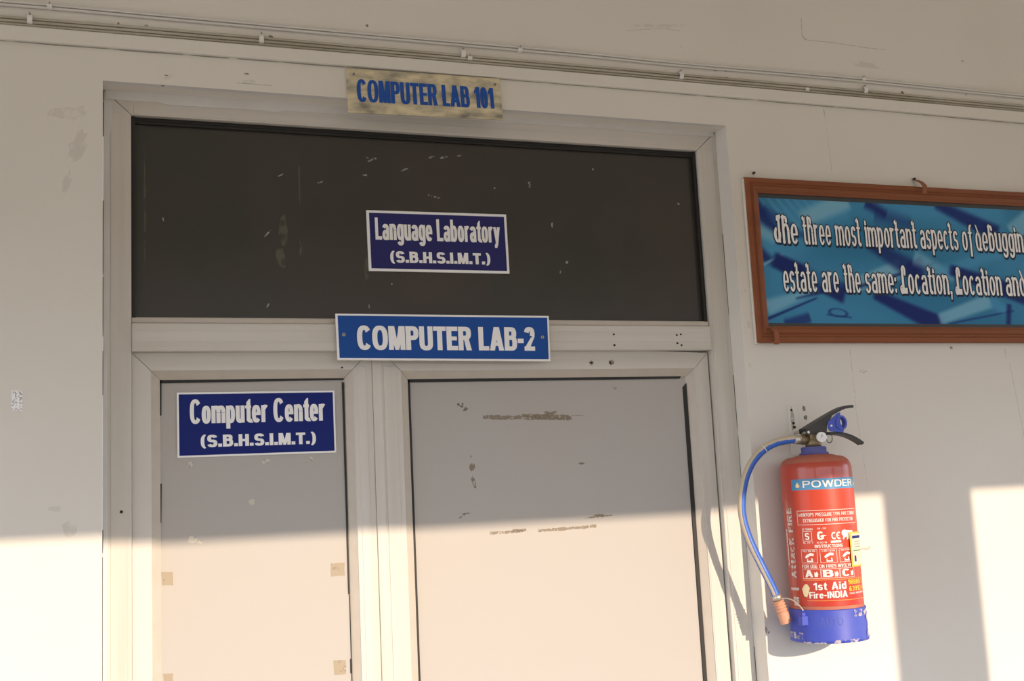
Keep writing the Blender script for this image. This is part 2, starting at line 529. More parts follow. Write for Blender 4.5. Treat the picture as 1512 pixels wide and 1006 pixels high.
        W = .45 * k; h = XH / 2; g.ring(0, h - t / 2, W, XH + .015, 15, 270); g.ring(0, -.015, W, h + t / 2, 90, -165)
    elif ch == 'T':      # ornate
        W = .52 * k
        g.ring(0, 0.02, W * .95, .60, 100, 380, s * 1.15, t * 1.1)
        g.rect(W - s * 1.3, 0.02, W - s * .35, .95)
        g.poly([(W * .42, .80), (W * 1.02, .90), (W * 1.0, 1.06), (W * .42, 1.0)])
    elif ch == 'L':      # ornate
        W = .62 * k
        g.rect(W * .30, .1, W * .30 + s * 1.15, .95); g.ring(W * .30, .60, W * .92, 1.06, -50, 180)
        g.ring(0, -.02, W * .48, .32, 0, 360, s * .7, t * .7); g.rect(W * .2, -.0, W, .22)
    else:
        W = .3 * k
    if fancy and ch in 'nmrpiuhbt' and ch:
        g.poly([(-s * .35, XH - .02), (s * .4, XH + .06), (s * .8, XH - .08), (0, XH - .16)] if ch not in 'hbt' else [(-s * .25, .98), (s * .8, 1.07), (s * .9, .9), (0, .86)])
    if fancy and ch in 'nmhaurtid':
        g.dot((W - s * .45) if ch != 'r' else s * .5, .055, s * .62, .075)
        if ch in 'nmh':
            g.dot(s * .5, .055, s * .62, .075)
    return W, g.p

def text_polys(s, box_, stem, bar, gap=0.07, e=0.0, fancy=False, narrow=1.0):
    """box_ = (x0, base, x1, cap height); returns polygons in that frame, fitted to its width"""
    x0, base, x1, cap = box_
    pen = 0.0
    items = []
    for ch in s:
        W, _ = glyph(ch, stem, bar, 0, fancy, narrow)
        items.append((ch, pen, W))
        pen += W + gap
    total = pen - gap
    sx = (x1 - x0) / total
    out = []
    for ch, px, W in items:
        ee = e / cap
        _, ps = glyph(ch, stem, bar, ee, fancy, narrow)
        for p in ps:
            out.append([(x0 + (px + q[0]) * sx, base + q[1] * cap) for q in p])
    return out

def polys_mesh(polys, fn, bm=None, th=0.0, mi=0):
    """pieces of a glyph overlap, so each is lifted a hair (0.02 mm steps) off the one before"""
    bm = bm or bmesh.new()
    for i, p in enumerate(polys):
        co = [Vector(fn(x, y)) for x, y in p]
        nr = Vector((0, 0, 0))
        for k in range(len(co)):
            a_, b_ = co[k], co[(k + 1) % len(co)]
            nr += Vector(((a_.y - b_.y) * (a_.z + b_.z), (a_.z - b_.z) * (a_.x + b_.x), (a_.x - b_.x) * (a_.y + b_.y)))
        if nr.length < 1e-12:
            continue
        nr.normalize()
        if nr.y > 0:
            nr = -nr
            co = co[::-1]
        vs_ = [bm.verts.new(c_ + nr * 1.0e-5 * (i % 23)) for c_ in co]
        try:
            f = bm.faces.new(vs_)
            f.material_index = mi
        except ValueError:
            pass
    return bm

def flat_obj(name, polys, fn, material, parent):
    return part(name, polys_mesh(polys, fn), material, parent)

# ------------------------------------------------------------------ the setting
OX0, OX1, OZ = 0.0, 1.190, 2.540            # door opening in the wall
bm = bmesh.new()
WX0, WX1, WZ = -3.2, 6.4, 3.3
box(WX0, OX0, 0, 0.22, 0, WZ, 0, bm)
box(OX1, WX1, 0, 0.22, 0, WZ, 0, bm)
box(OX0, OX1, 0, 0.22, OZ, WZ, 0, bm)
bmesh.ops.remove_doubles(bm, verts=bm.verts, dist=1e-5)
wall = obj('wall_back', bm, M['wall'])
tag(wall, 'cream painted wall around the doors with faint cracks and stains', 'wall', kind='structure')

floor = obj('floor', box(WX0, WX1, -2.6, 0.0, -0.15, 0.0), M['floor'])
tag(floor, 'pale veranda floor in front of the doors', 'floor', kind='structure')
gr = obj('ground', box(-60, 60, -90, -2.6, -0.45, -0.30), M['ground'])
tag(gr, 'dusty courtyard ground beyond the veranda', 'ground', kind='structure')
far = obj('sky_blocker', box(-70, 70, -48, -40, -0.3, 3.6), M['ground'])  # added out of view: cuts off sky light just above the horizon
tag(far, 'long low unseen block added to hide the lowest sky', 'sky blocker', kind='structure')
ceil = obj('ceiling', box(WX0, WX1, -2.6, 0.0, 3.2, 3.35), M['wall'])
tag(ceil, 'cream veranda ceiling slab above the doors', 'ceiling', kind='structure')
beam = obj('trim_1', box(WX0, WX1, -2.35, -2.12, 1.783 + SUN_B * 2.35, 3.2), M['wall'])
tag(beam, 'cream edge beam of the veranda roof', 'beam', kind='structure')
for i, x in enumerate((-0.36, 2.0705, 4.50)):
    p = obj('pillar', box(x, x + 0.168, -2.35, -2.12, 0.0, 1.783 + SUN_B * 2.35, 0.004), M['wall'])
    tag(p, ['slim cream veranda pillar behind the viewer on the left', 'slim cream veranda pillar opposite the framed banner',
            'slim cream veranda pillar farthest to the right'][i], 'pillar', kind='structure')

# ledge under the cables: slightly bowed band, proud of the wall
bm = bmesh.new()
n = 40
rows = []
for i in range(n + 1):
    x = -1.2 + 5.0 * i / n
    u = (x - 0.85) / 1.1
    bow = -0.0045 * u * u if abs(u) < 1.6 else -0.0045 * 2.56
    z0 = 2.5995 + bow
    z1 = 2.6225 + bow * 0.5
    pr = [(0.0, z0 + 0.0010), (-0.0088, z0), (-0.010, z0 + 0.0012), (-0.010, z1 - 0.002), (-0.008, z1), (0.0, z1)]
    rows.append([bm.verts.new((x, y, z)) for y, z in pr])
for i in range(n):
    for k in range(5):
        bm.faces.new((rows[i][k], rows[i + 1][k], rows[i + 1][k + 1], rows[i][k + 1]))
tr = obj('trim_2', bm, M['wall'])
tag(tr, 'thin plaster ledge running along the wall under the cables', 'ledge', kind='structure')

# repainted plaster edge along the opening: wavy grey-white band over the frame
bm = bmesh.new()
rd = random.Random(3)
def wavy(n, amp):
    v = [0.0] * n
    for k in range(1, 6):
        ph = rd.uniform(0, 6.28); am = amp / k
        for i in range(n):
            v[i] += am * math.sin(ph + 6.28 * k * 1.7 * i / n)
    return v
n = 70
w = wavy(n, 0.0014)
a = []
for i in range(n):
    x = 0.004 + (1.186 - 0.004) * i / (n - 1)
    zl = 2.5235 + 0.0085 * min(1, max(0, (x - 0.03) / 0.9)) + w[i] - (0.004 if 0.10 < x < 0.3 else 0)
    a.append((bm.verts.new((x, 0.0435, 2.5405)), bm.verts.new((x, 0.0435, zl)), bm.verts.new((x, 0.046, zl)), bm.verts.new((x, 0.0005, 2.5398))))
for i in range(n - 1):
    p, q = a[i], a[i + 1]
    bm.faces.new((p[0], q[0], q[1], p[1]))
    bm.faces.new((p[1], q[1], q[2], p[2]))
    bm.faces.new((p[3], q[3], q[0], p[0]))
n = 120
w = wavy(n, 0.0016)
a = []
for i in range(n):
    z = 2.52 - 2.5 * i / (n - 1)
    xl = 0.0085 + w[i] + (0.005 if z > 2.47 else 0)
    a.append((bm.verts.new((0.0005, 0.0438, z)), bm.verts.new((xl, 0.0438, z)), bm.verts.new((xl, 0.046, z))))
for i in range(n - 1):
    p, q = a[i], a[i + 1]
    bm.faces.new((p[0], q[0], q[1], p[1]))
    bm.faces.new((p[1], q[1], q[2], p[2]))
ov = obj('trim_3', bm, M['patch'])
tag(ov, 'grey-white repainted plaster edge smeared over the door frame', 'plaster edge', kind='structure')

# --- door frame (jambs, head, transom rail)
G = 0.0004
FY, BY = 0.045, 0.110
fr = empty('trim_4')
tag(fr, 'ivory painted door frame of two jambs, head and transom rail', 'door frame', kind='structure')
FT = 2.5405
def grooved(pts, y0, grooves, vertical=True, z0=0, z1=0, m=None, name='jamb', parent=None, b=0.0008):
    bm_ = prism(pts, y0, BY, b)
    for g0, g1, dz in grooves:           # slightly raised flats that leave fine lines between them
        if vertical:
            box(g0, g1, y0 - dz, y0 + 0.003, z0, z1, dz * 0.8, bm_)
        else:
            box(z0, z1, y0 - dz, y0 + 0.003, g0, g1, dz * 0.8, bm_)
    return part(name, bm_, m, parent)
grooved([(0.0, 0.0), (0.0455, 0.0), (0.0455, 2.499 - G), (0.001, 2.5405 - G)], FY, [(0.0125, 0.0385, 0.0010)], True, 0.01, 2.500, M['frame'], 'jamb', fr)
grooved([(1.1445 + G, 0.0), (1.190, 0.0), (1.190, 2.5405 - G), (1.1445 + G, 2.499 - G)], FY, [(1.151, 1.181, 0.0010)], True, 0.01, 2.500, M['frame'], 'jamb', fr)
grooved([(0.0455 + G, 2.499), (1.1445 - G, 2.499), (1.189, 2.5405), (0.002, 2.5405)], FY, [(2.5015, 2.5175, 0.0008)], False, 0.05, 1.14, M['rail'], 'head_rail', fr)
tb = prism([(0.0459, 2.0865), (1.1441, 2.0865), (1.1441, 2.1345), (0.0459, 2.1345)], 0.042, BY, 0.0010)
for z0, z1 in ((2.0885, 2.0985), (2.103, 2.118), (2.1225, 2.1325)):
    box(0.048, 1.142, 0.0414, 0.046, z0, z1, 0.0004, tb)
part('transom_rail', tb, M['rail'], fr)
lb = prism([(0.0459, 2.1350), (1.1441, 2.1350), (1.1441, 2.1445), (0.0459, 2.1445)], 0.047, BY, 0.0012)
part('transom_lip', lb, M['bead'], fr)
# screw holes
for x, z, r in ((0.9309, 2.1170, .0020), (0.9309, 2.0958, .0022), (1.0672, 2.1160, .0019), (1.0763, 2.1173, .0019), (1.0674, 2.0997, .0020), (1.0761, 2.0957, .0020)):
    part('screw_hole', cyl((x, 0.0405, z), (x, 0.0425, z), r, 12), M['hole'], fr)
part('screw_hole', cyl((0.0289, 0.0432, 1.8213), (0.0289, 0.0455, 1.8213), .0022, 12), M['hole'], fr)
part('grime_patch', blob(0.0289, 1.8213, .0028, .0028, 0.0438, 0.0002), M['grime'], fr)

rd = random.Random(21)
for xx in (0.0002, 1.1885):
    bm = bmesh.new()
    z = 2.518
    while z > 1.2:
        L_ = rd.uniform(.03, .22)
        if rd.random() < .72:
            w_ = rd.uniform(.0007, .0013)
            bm.faces.new([bm.verts.new(q) for q in ((xx, .0432, z), (xx + w_, .0432, z), (xx + w_ * .8, .0432, z - L_), (xx, .0432, z - L_))])
        z -= L_ + rd.uniform(.004, .03)
    part('joint_crack', bm, M['hole'], fr)

# --- transom window
wn = empty('window_1')
tag(wn, 'dark filmed transom pane above the two doors', 'window', kind='structure')
part('pane', box(0.040, 1.150, 0.062, 0.070, 2.140, 2.505), M['glass'], wn)
gk = box(0.0460, 0.0525, 0.052, 0.066, 2.145, 2.4985)
part('gasket', gk, M['gasket'], wn)
part('gasket', box(1.1375, 1.1440, 0.052, 0.066, 2.145, 2.4985), M['gasket'], wn)
gk = box(0.0525, 1.1375, 0.056, 0.066, 2.4875, 2.4985)
box(0.0525, 1.1375, 0.054, 0.058, 2.4925, 2.4945, 0, gk)
part('gasket', gk, M['gasket'], wn)
part('pane_lip', box(0.0525, 1.1375, 0.054, 0.066, 2.4442 - 0.2992, 2.1462), M['bead'], wn)
bm = None
for cx, cz, rx, rz, an in ((0.4657, 2.4451, .0050, .0016, .35), (0.4735, 2.4485, .0080, .0018, .3), (0.462, 2.4500, .004, .0010, -.5), (0.5845, 2.4583, .0075, .0016, .35),
                           (0.6099, 2.4597, .0090, .0022, .25), (0.6396, 2.4641, .0045, .0014, .1), (0.5323, 2.4317, .0080, .0016, .45), (0.456, 2.4170, .0040, .0020, 0),
                           (0.578, 2.3845, .0035, .0012, 0), (0.5854, 2.3819, .0060, .0018, -.25), (0.596, 2.3795, .003, .0012, 0), (0.2761, 2.3000, .0085, .0014, .85),
                           (0.3020, 2.4090, .0055, .0012, .5), (0.3720, 2.3990, .0060, .0012, .3), (0.2745, 2.1700, .007, .0012, 1.0), (0.0985, 2.320, .0012, .0040, .2),
                           (0.7800, 2.4150, .0030, .0060, 0), (0.7080, 2.4040, .002, .0016, 0), (0.9170, 2.452, .002, .0020, 0), (1.1030, 2.3890, .003, .0018, -.6),
                           (0.8230, 2.3350, .0018, .0055, 0), (0.8500, 2.2620, .0022, .0040, -.4), (0.8350, 2.2430, .0010, .0040, 0), (0.4560, 2.1700, .0012, .004, 0), (0.5000, 2.2130, .0018, .0018, 0)):
    bm = blob(cx, cz, rx, rz, 0.0618, 0.0004, 12, 0.3, an, bm)
o = part('paint_splash', bm, M['smear'], wn)
o['kind'] = 'stuff'
bm = None
for cx, cz, rx, rz, an in ((0.3040, 2.3080, .0080, .026, 0), (0.3000, 2.2560, .0085, .020, 0.2), (0.3340, 2.2760, .0028, .013, 0), (0.4550, 2.2380, .006, .024, 0),
                           (0.068, 2.33, .0022, .11, 0), (0.335, 2.4, .0012, .05, 0)):
    bm = blob(cx, cz, rx, rz, 0.0619, 0.0003, 18, 0.18, an, bm)
o = part('dust_smear', bm, M['smear2'], wn)
o['kind'] = 'stuff'

def ragged(x0, x1, z, h, y, slope=0.0, seed=1, bm=None):
    """torn strip of dried glue: ragged rectangle"""
    rd = random.Random(seed)
    n = max(4, int((x1 - x0) / 0.004))
    top = [(x0 + (x1 - x0) * i / n, z + slope * i / n + h * rd.uniform(.5, 1.0)) for i in range(n + 1)]
    bot = [(x0 + (x1 - x0) * i / n, z + slope * i / n - h * rd.uniform(.6, 1.0)) for i in range(n + 1)]
    bm = bm or bmesh.new()
    for i in range(n):
        bm.faces.new([bm.verts.new((q[0], y - .0003, q[1])) for q in (bot[i], bot[i + 1], top[i + 1], top[i])])
    return bm

# --- door leaves
def leaf(name, label, x0, x1, sl, sr, ztop, gaskets, marks, tag_cat='door'):
    """x0..x1 outer edges, sl / sr stile widths"""
    d = empty(name)
    tag(d, label, tag_cat, kind='structure')
    Y = 0.058
    z1 = 2.0900
    zr = ztop                       # lower edge of the top rail
    xl, xr = x0 + sl, x1 - sr
    k = z1 - zr
    part('stile', prism([(x0, 0.02), (xl, 0.02), (xl, zr - G), (x0, zr + sl - G)], Y, BY, 0.0006), M['frame'], d)
    part('stile', prism([(x1, 0.02), (xr, 0.02), (xr, zr - G), (x1, zr + sr - G)], Y, BY, 0.0006), M['frame'], d)
    part('top_rail', prism([(xl + G, zr), (xr - G, zr), (x1 - G, zr + sr), (x0 + G, zr + sl)], Y, BY, 0.0006), M['rail'], d)
    part('bottom_rail', prism([(xl + G, 0.03), (xr - G, 0.03), (xr - G, 0.13), (xl + G, 0.13)], Y, BY, 0.0006), M['rail'], d)
    w_ = 0.0150
    yb = 0.0745
    zb = 0.13
    def bead(pts, fr_):
        part('glazing_bead', prism(pts, 0, BY - 0.005, 0, None, fr_), M['bead'], d)
    g = 0.0003
    yi = 0.0595
    bead([(xl, zb), (xl + w_, zb + w_), (xl + w_, zr - w_ - g), (xl, zr - g)], [yi, yb - .005, yb - .005, yi])
    bead([(xr, zb), (xr - w_, zb + w_), (xr - w_, zr - w_ - g), (xr, zr - g)], [yi, yb - .003, yb - .003, yi])
    bead([(xl + g, zr), (xr - g, zr), (xr - w_ - g, zr - w_), (xl + w_ + g, zr - w_)], [yi, yi, yb - .005, yb - .005])
    bead([(xl + g, zb), (xr - g, zb), (xr - w_ - g, zb + w_), (xl + w_ + g, zb + w_)], [yi, yi, yb - .005, yb - .005])
    part('door_panel', box(xl + 0.004, xr - 0.004, 0.0715, 0.083, zb + 0.004, zr - 0.004), M['panel'], d)
    for q in gaskets:
        part('gasket', prism(q, 0.0690, 0.0722), M['gasket'], d)
    return d

d1 = leaf('door_1', 'narrow left door leaf with grey panel behind the indigo-blue plate', 0.0459, 0.4566, 0.0312, 0.0346, 2.0550,
          [[(0.0915, 2.0405), (0.4070, 2.0405), (0.4070, 2.0375), (0.0915, 2.0350)],
           [(0.0915, 2.0405), (0.0945, 2.0405), (0.0940, 1.9800), (0.0915, 1.9800)],
           [(0.0915, 1.8650), (0.0938, 1.8650), (0.0928, 1.8000), (0.0915, 1.8000)],
           [(0.4075, 2.0330), (0.4040, 2.0330), (0.4050, 1.6600), (0.4075, 1.6600)],
           [(0.4075, 1.6590), (0.4066, 1.6590), (0.4066, 1.1), (0.4075, 1.1)],
           [(0.4075, 1.5500), (0.4050, 1.5500), (0.4050, 1.5260), (0.4075, 1.5260)]], None)
d2 = leaf('door_2', 'wide right door leaf with stained grey panel', 0.4570, 1.1420, 0.0535, 0.0315, 2.0515,
          [[(0.5250, 2.0375), (1.0850, 2.0372), (1.0820, 2.0325), (0.5250, 2.0315)],
           [(0.5250, 2.0375), (0.5292, 2.0340), (0.5282, 0.2), (0.5250, 0.2)],
           [(1.0960, 2.0230), (1.0880, 2.0150), (1.0890, 0.2), (1.0960, 0.2)]], None)
# cover strip where the leaves meet, and fine ridges on the stiles
part('cover_strip', box(0.4572, 0.4740, 0.0560, 0.060, 0.02, 2.0860, 0.0008), M['frame'], d2)
part('stile_ridge', box(0.4775, 0.5010, 0.0568, 0.060, 0.02, 2.0600, 0.0008), M['frame'], d2)
part('stile_ridge', box(0.4300, 0.4460, 0.0570, 0.060, 0.02, 2.0600, 0.0008), M['frame'], d1)
part('stile_ridge', box(1.1130, 1.1330, 0.0573, 0.060, 0.02, 2.0480, 0.0006), M['frame'], d2)
part('screw_hole', cyl((0.8874, 0.0565, 2.0638), (0.8874, 0.0590, 2.0638), .0020, 12), M['hole'], d2)
part('screw_hole', cyl((0.9274, 0.0565, 2.0636), (0.9274, 0.0590, 2.0636), .0020, 12), M['hole'], d2)
part('screw_hole', cyl((0.4025, 0.0565, 2.0582), (0.4025, 0.0590, 2.0582), .0016, 12), M['hole'], d1)
part('grime_patch', blob(0.8874, 2.0638, .0045, .0045, 0.0575, 0.0002), M['grime'], d2)
part('grime_patch', blob(0.9300, 2.0640, .0060, .0045, 0.0575, 0.0002), M['grime'], d2)
PY = 0.0714
for x0, x1, z0, z1 in ((0.0931, 0.1113, 1.6968, 1.7191), (0.3759, 0.3991, 1.6930, 1.7143), (0.3762, 0.3979, 1.5250, 1.5498), (0.0953, 0.1101, 1.5371, 1.5547)):
    rd = random.Random(int(x0 * 1000))
    j = lambda: rd.uniform(-.0012, .0012)
    part('tape_scrap', prism([(x0 + j(), z0 + j()), (x0 + (x1 - x0) * .5, z0 + j()), (x1 + j(), z0 + j()), (x1 + j(), (z0 + z1) / 2), (x1 + j(), z1 + j()), (x0 + (x1 - x0) * .6, z1 + j()), (x0 + j(), z1 + j())], PY - .0003, PY), M['tape'], d1)
for x, z, rx, rz in ((0.1403, 1.8957, .0080, .0050), (0.2674, 1.8971, .0065, .0050), (0.3449, 1.8980, .0035, .0045), (0.2420, 1.8283, .0048, .0050), (0.1436, 1.7695, .0085, .0055), (0.155, 1.765, .004, .003)):
    part('glue_dab', blob(x, z, rx, rz, PY, .0006), M['chip'], d1)
bm = None
for x0, x1, z, h, sl in ((0.6675, 0.845, 1.9650, .0048, -.006), (0.745, 0.840, 1.9660, .0050, -.005), (0.790, 0.815, 1.969, .0050, 0), (0.845, 0.870, 1.9640, .0006, 0),
                        (0.6700, 0.735, 1.7505, .0030, .001), (0.715, 0.742, 1.7530, .0030, 0), (0.765, 0.868, 1.7500, .0034, .002), (0.870, 0.884, 1.7530, .0042, 0)):
    bm = ragged(x0, x1, z, h, PY - .00005 * (h * 1000 % 7), sl, int(x0 * 1e4), bm)
for x, z, rx, rz, an in ((0.6423, 1.8729, .0050, .0075, 0), (0.6436, 1.8456, .0035, .0110, .2), (0.640, 1.893, .002, .002, 0),
                         (0.6188, 1.7851, .007, .0022, .5), (0.627, 1.789, .009, .0010, .1), (0.8918, 1.7700, .026, .0018, .05), (0.8918, 1.7725, .012, .002, 0),
                         (0.86, 1.872, .006, .002, 0)):
    bm = blob(x, z, rx, rz, PY, .0003, 26, 0.25, an, bm)
o = part('glue_smear', bm, M['glue'], d2)
o['kind'] = 'stuff'
bm = None
for x, z, rx, rz, an in ((0.6250, 1.9860, .005, .0018, -.4), (0.6330, 1.9800, .0055, .0028, .5), (0.629, 1.9890, .002, .004, .3), (0.6200, 1.9900, .003, .002, 0), (0.940, 2.015, .004, .002, 0)):
    bm = blob(x, z, rx, rz, PY, .0003, 14, 0.35, an, bm)
o = part('grime_smear', bm, M['grime'], d2)
o['kind'] = 'stuff'

# --- stains, cracks, holes and painted ledge shadow (parts of the wall)
bm = None
def crack(pts, w_, bm):
    for i in range(len(pts) - 1):
        (xa, za), (xb, zb) = pts[i], pts[i + 1]
        dx, dz = xb - xa, zb - za
        L = math.hypot(dx, dz)
        nx, nz = -dz / L * w_, dx / L * w_
        bm = bm or bmesh.new()
        bm.faces.new([bm.verts.new((px, -0.0004, pz)) for px, pz in ((xa - nx, za - nz), (xb - nx, zb - nz), (xb + nx, zb + nz), (xa + nx, za + nz))])
    return bm
for pts, w_ in (([(1.3860, 2.617), (1.3862, 2.600)], .0006), ([(1.4280, 2.592), (1.4290, 2.577)], .0009), ([(1.4290, 2.575), (1.4330, 2.50)], .0003), ([(1.4330, 2.50), (1.4340, 2.45)], .0004),
                ([(1.4390, 2.08), (1.440, 2.035)], .0004), ([(1.440, 2.033), (1.441, 1.96)], .0003), ([(1.44, 1.96), (1.452, 1.80)], .00025), ([(1.8360, 2.082), (1.8370, 2.060)], .0006), ([(1.845, 2.05), (1.866, 1.86)], .0004),
                ([(1.392, 2.790), (1.3905, 2.750)], .0007), ([(1.3905, 2.750), (1.400, 2.742)], .0015), ([(1.400, 2.742), (1.47, 2.742), (1.56, 2.738), (1.60, 2.738)], .0006),
                ([(0.98, 2.722), (1.06, 2.735), (1.10, 2.733)], .0004), ([(0.22, 2.493 + .06), (0.28, 2.553), ], .0005), ([(1.4650, 2.032), (1.4750, 2.036)], .0010)):
    bm = crack(pts, w_, bm)
o = obj('wall_crack', bm, M['crack'], wall)
o['kind'] = 'stuff'
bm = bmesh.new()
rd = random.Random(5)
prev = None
for i in range(121):                     # painted shadow line on the wall under the ledge
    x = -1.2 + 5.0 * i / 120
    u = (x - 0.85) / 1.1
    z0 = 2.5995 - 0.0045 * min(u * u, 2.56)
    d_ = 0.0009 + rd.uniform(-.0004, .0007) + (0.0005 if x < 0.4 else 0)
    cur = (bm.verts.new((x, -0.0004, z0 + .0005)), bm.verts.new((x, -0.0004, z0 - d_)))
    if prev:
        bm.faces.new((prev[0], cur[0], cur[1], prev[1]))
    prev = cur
o = obj('ledge_shadow', bm, mat('ledge_shadow', (0.26, 0.24, 0.21), 0.95, alpha=(25, 0.34, 0.5)), wall)
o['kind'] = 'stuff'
bm = None
for x, z, rx, rz in ((1.6940, 2.083, .0040, .003), (1.3179, 1.9624, .0042, .0050), (1.3200, 1.9435, .0040, .0045), (1.1919, 1.5412, .003, .006), (1.1965, 1.5360, .0035, .0025), (0.455, 2.681, .0028, .003), (0.5000, 2.665, .0016, .0020),
                     (1.2445, 2.4428, .0030, .0035), (1.1, 2.7, .001, .001), (1.8060, 2.730, .003, .002), (0.1015, 2.557, .003, .001), (0.0960, 2.5380, .004, .0012), (1.634, 2.643, .004, .0045), (1.730, 2.6375, .004, .002),
                     (1.175, 2.655, .004, .0015), (1.20, 2.657, .003, .0015), (0.025, 2.643, .0022, .002), (0.28, 2.6435, .004, .0025), (1.845, 2.6, .004, .002), (1.806, 2.655, .002, .006),
                     (0.2370, 2.571, .0045, .0018), (1.2, 2.643, .003, .001), (0.0, 2.64, .005, .0012), (0.07, 2.6435, .003, .002)):
    bm = blob(x, z, rx, rz, 0.0, 0.0008, 12, 0.3, 0, bm)
o = obj('wall_stain', bm, M['grime'], wall)
o['kind'] = 'stuff'
# brushed grime specks along the frame's right plaster edge
bm = None
for x, z, rx, rz, an in ((0.105, 2.555, .010, .004, .4), (-0.05, 2.48, .03, .012, .2), (-0.04, 2.42, .012, .03, -.4), (-0.055, 2.36, .006, .02, -.3), (0.24, 2.556, .012, .004, .1), (1.46, 2.035, .008, .0025, .6),
                         (-0.07, 1.83, .012, .004, 0), (-0.05, 1.80, .010, .012, .3), (1.55, 2.70, .05, .006, -.05), (1.05, 2.74, .06, .004, .1), (1.185, 2.22, .002, .01, 0), (1.95, 1.66, .012, .004, 0),
                         (1.205, 2.20, .003, .006, 0), (1.207, 2.13, .004, .008, 0), (1.202, 2.05, .003, .005, 0)):
    bm = blob(x, z, rx, rz, 0.0, 0.0003, 16, 0.35, an, bm)
o = obj('wall_scuff', bm, mat('faint_scuff', (0.42, 0.38, 0.33), 0.95, alpha=(45, 0.40, 0.11)), wall)
o['kind'] = 'stuff'
st = part('paper_residue', prism([(-0.1350, 1.9870), (-0.1190, 1.9860), (-0.1190, 2.0170), (-0.1345, 2.0190)], -0.0005, 0.0), M['residue'], wall)

# ------------------------------------------------------------------ cables and clips
def cable(pts, r, m, label, group):
    o = obj('electrical_cable', tube(spline(pts, 6), r, 8), m, None, True)
    return tag(o, label, 'cable', group)
rd = random.Random(11)
def bundle(dz, y, amp, seedv):
    rr = random.Random(seedv)
    pts = []
    x = -1.1
    while x < 3.6:
        u = (x - 0.9) / 1.1
        zb = 2.6335 - 0.0028 * min(u * u, 2.5)
        pts.append((x, y, zb + dz + rr.uniform(-amp, amp)))
        x += rr.uniform(0.16, 0.30)
    return pts
cable(bundle(0.0052, -0.0040, .0006, 1), .0027, M['cable'], 'dusty cable topmost in the lower bundle on the ledge', 'cables on the ledge above the doors')
cable(bundle(-0.0010, -0.0045, .0004, 1), .0026, M['cable'], 'dusty cable in the middle of the lower bundle on the ledge', 'cables on the ledge above the doors')
cable(bundle(-0.0067, -0.0040, .0002, 1), .0024, M['cable'], 'dusty cable lying lowest on the plaster ledge', 'cables on the ledge above the doors')
cable([(x, -0.0035, z) for x, z in ((-1.1, 2.655), (-.4, 2.660), (-0.0870, 2.6635), (0.0965, 2.6635), (0.4509, 2.6640), (0.8654, 2.6655), (1.0860, 2.6630), (1.4725, 2.6655), (1.9652, 2.6610), (2.8, 2.655), (3.6, 2.65))],
      .0026, M['cable2'], 'wall-coloured cable, upper of the close pair above the ledge', 'painted cable pair above the ledge')
cable([(x, -0.0035, z - .0058) for x, z in ((-1.1, 2.655), (-.4, 2.660), (-0.0870, 2.6635), (0.0965, 2.6632), (0.4509, 2.6638), (0.8654, 2.6652), (1.0860, 2.6632), (1.4725, 2.6652), (1.9652, 2.6613), (2.8, 2.655), (3.6, 2.65))],
      .0025, M['cable2'], 'wall-coloured cable, lower of the close pair above the ledge', 'painted cable pair above the ledge')
clips = [(-0.1137, 2.6350, 'white cable clip on the lower bundle near the photo\'s left edge'), (0.2632, 2.6365, 'white cable clip on the lower bundle left of the weathered board'),
         (0.6357, 2.6420, 'tall white cable clip above the weathered board'), (0.6480, 2.6340, 'small low cable clip touching the tall one above the weathered board'),
         (1.0930, 2.6370, 'white cable clip on the lower bundle above the door frame\'s right corner'), (1.3518 + .035, 2.6300, 'flat cable clip on the lower bundle between frame and banner'),
         (1.5342, 2.6400, 'grimy cable clip on the lower bundle above the banner'), (-0.0838, 2.6605, 'white clip on the upper cable pair near the left edge'),
         (0.7498, 2.6600, 'clip on the upper cable pair right of the weathered board'), (1.5317, 2.6640, 'clip on the upper cable pair above the banner')]
for x, z, lb_ in clips:
    e = empty('cable_clip', (x, 0, z))
    tag(e, lb_, 'cable clip', 'nail-in cable clips')
    h = 0.0092
    if 'small' in lb_ or 'flat' in lb_ or 'upper' in lb_:
        h = 0.0050
    bm = bmesh.new()
    n = 10
    prev = None
    for i in range(n + 1):
        a_ = math.pi * i / n
        y_, z_ = -0.0095 * math.sin(a_) - 0.0005, h * math.cos(a_)
        row = [bm.verts.new((x + dx, y_ * k2, z + z_ * k2)) for dx, k2 in ((-.0040, 1), (-.0040, .78), (.0040, .78), (.0040, 1))]
        if prev:
            for k in range(4):
                bm.faces.new((prev[k], row[k], row[(k + 1) % 4], prev[(k + 1) % 4]))
        else:
            bm.faces.new(row)
        prev = row
    bm.faces.new(prev)
    part('clip_body', bm, M['clip'], e)
    part('nail', cyl((x, -0.0095, z + h + .0005), (x, 0.0, z + h + .0005), .0014, 8), M['screw'], e)

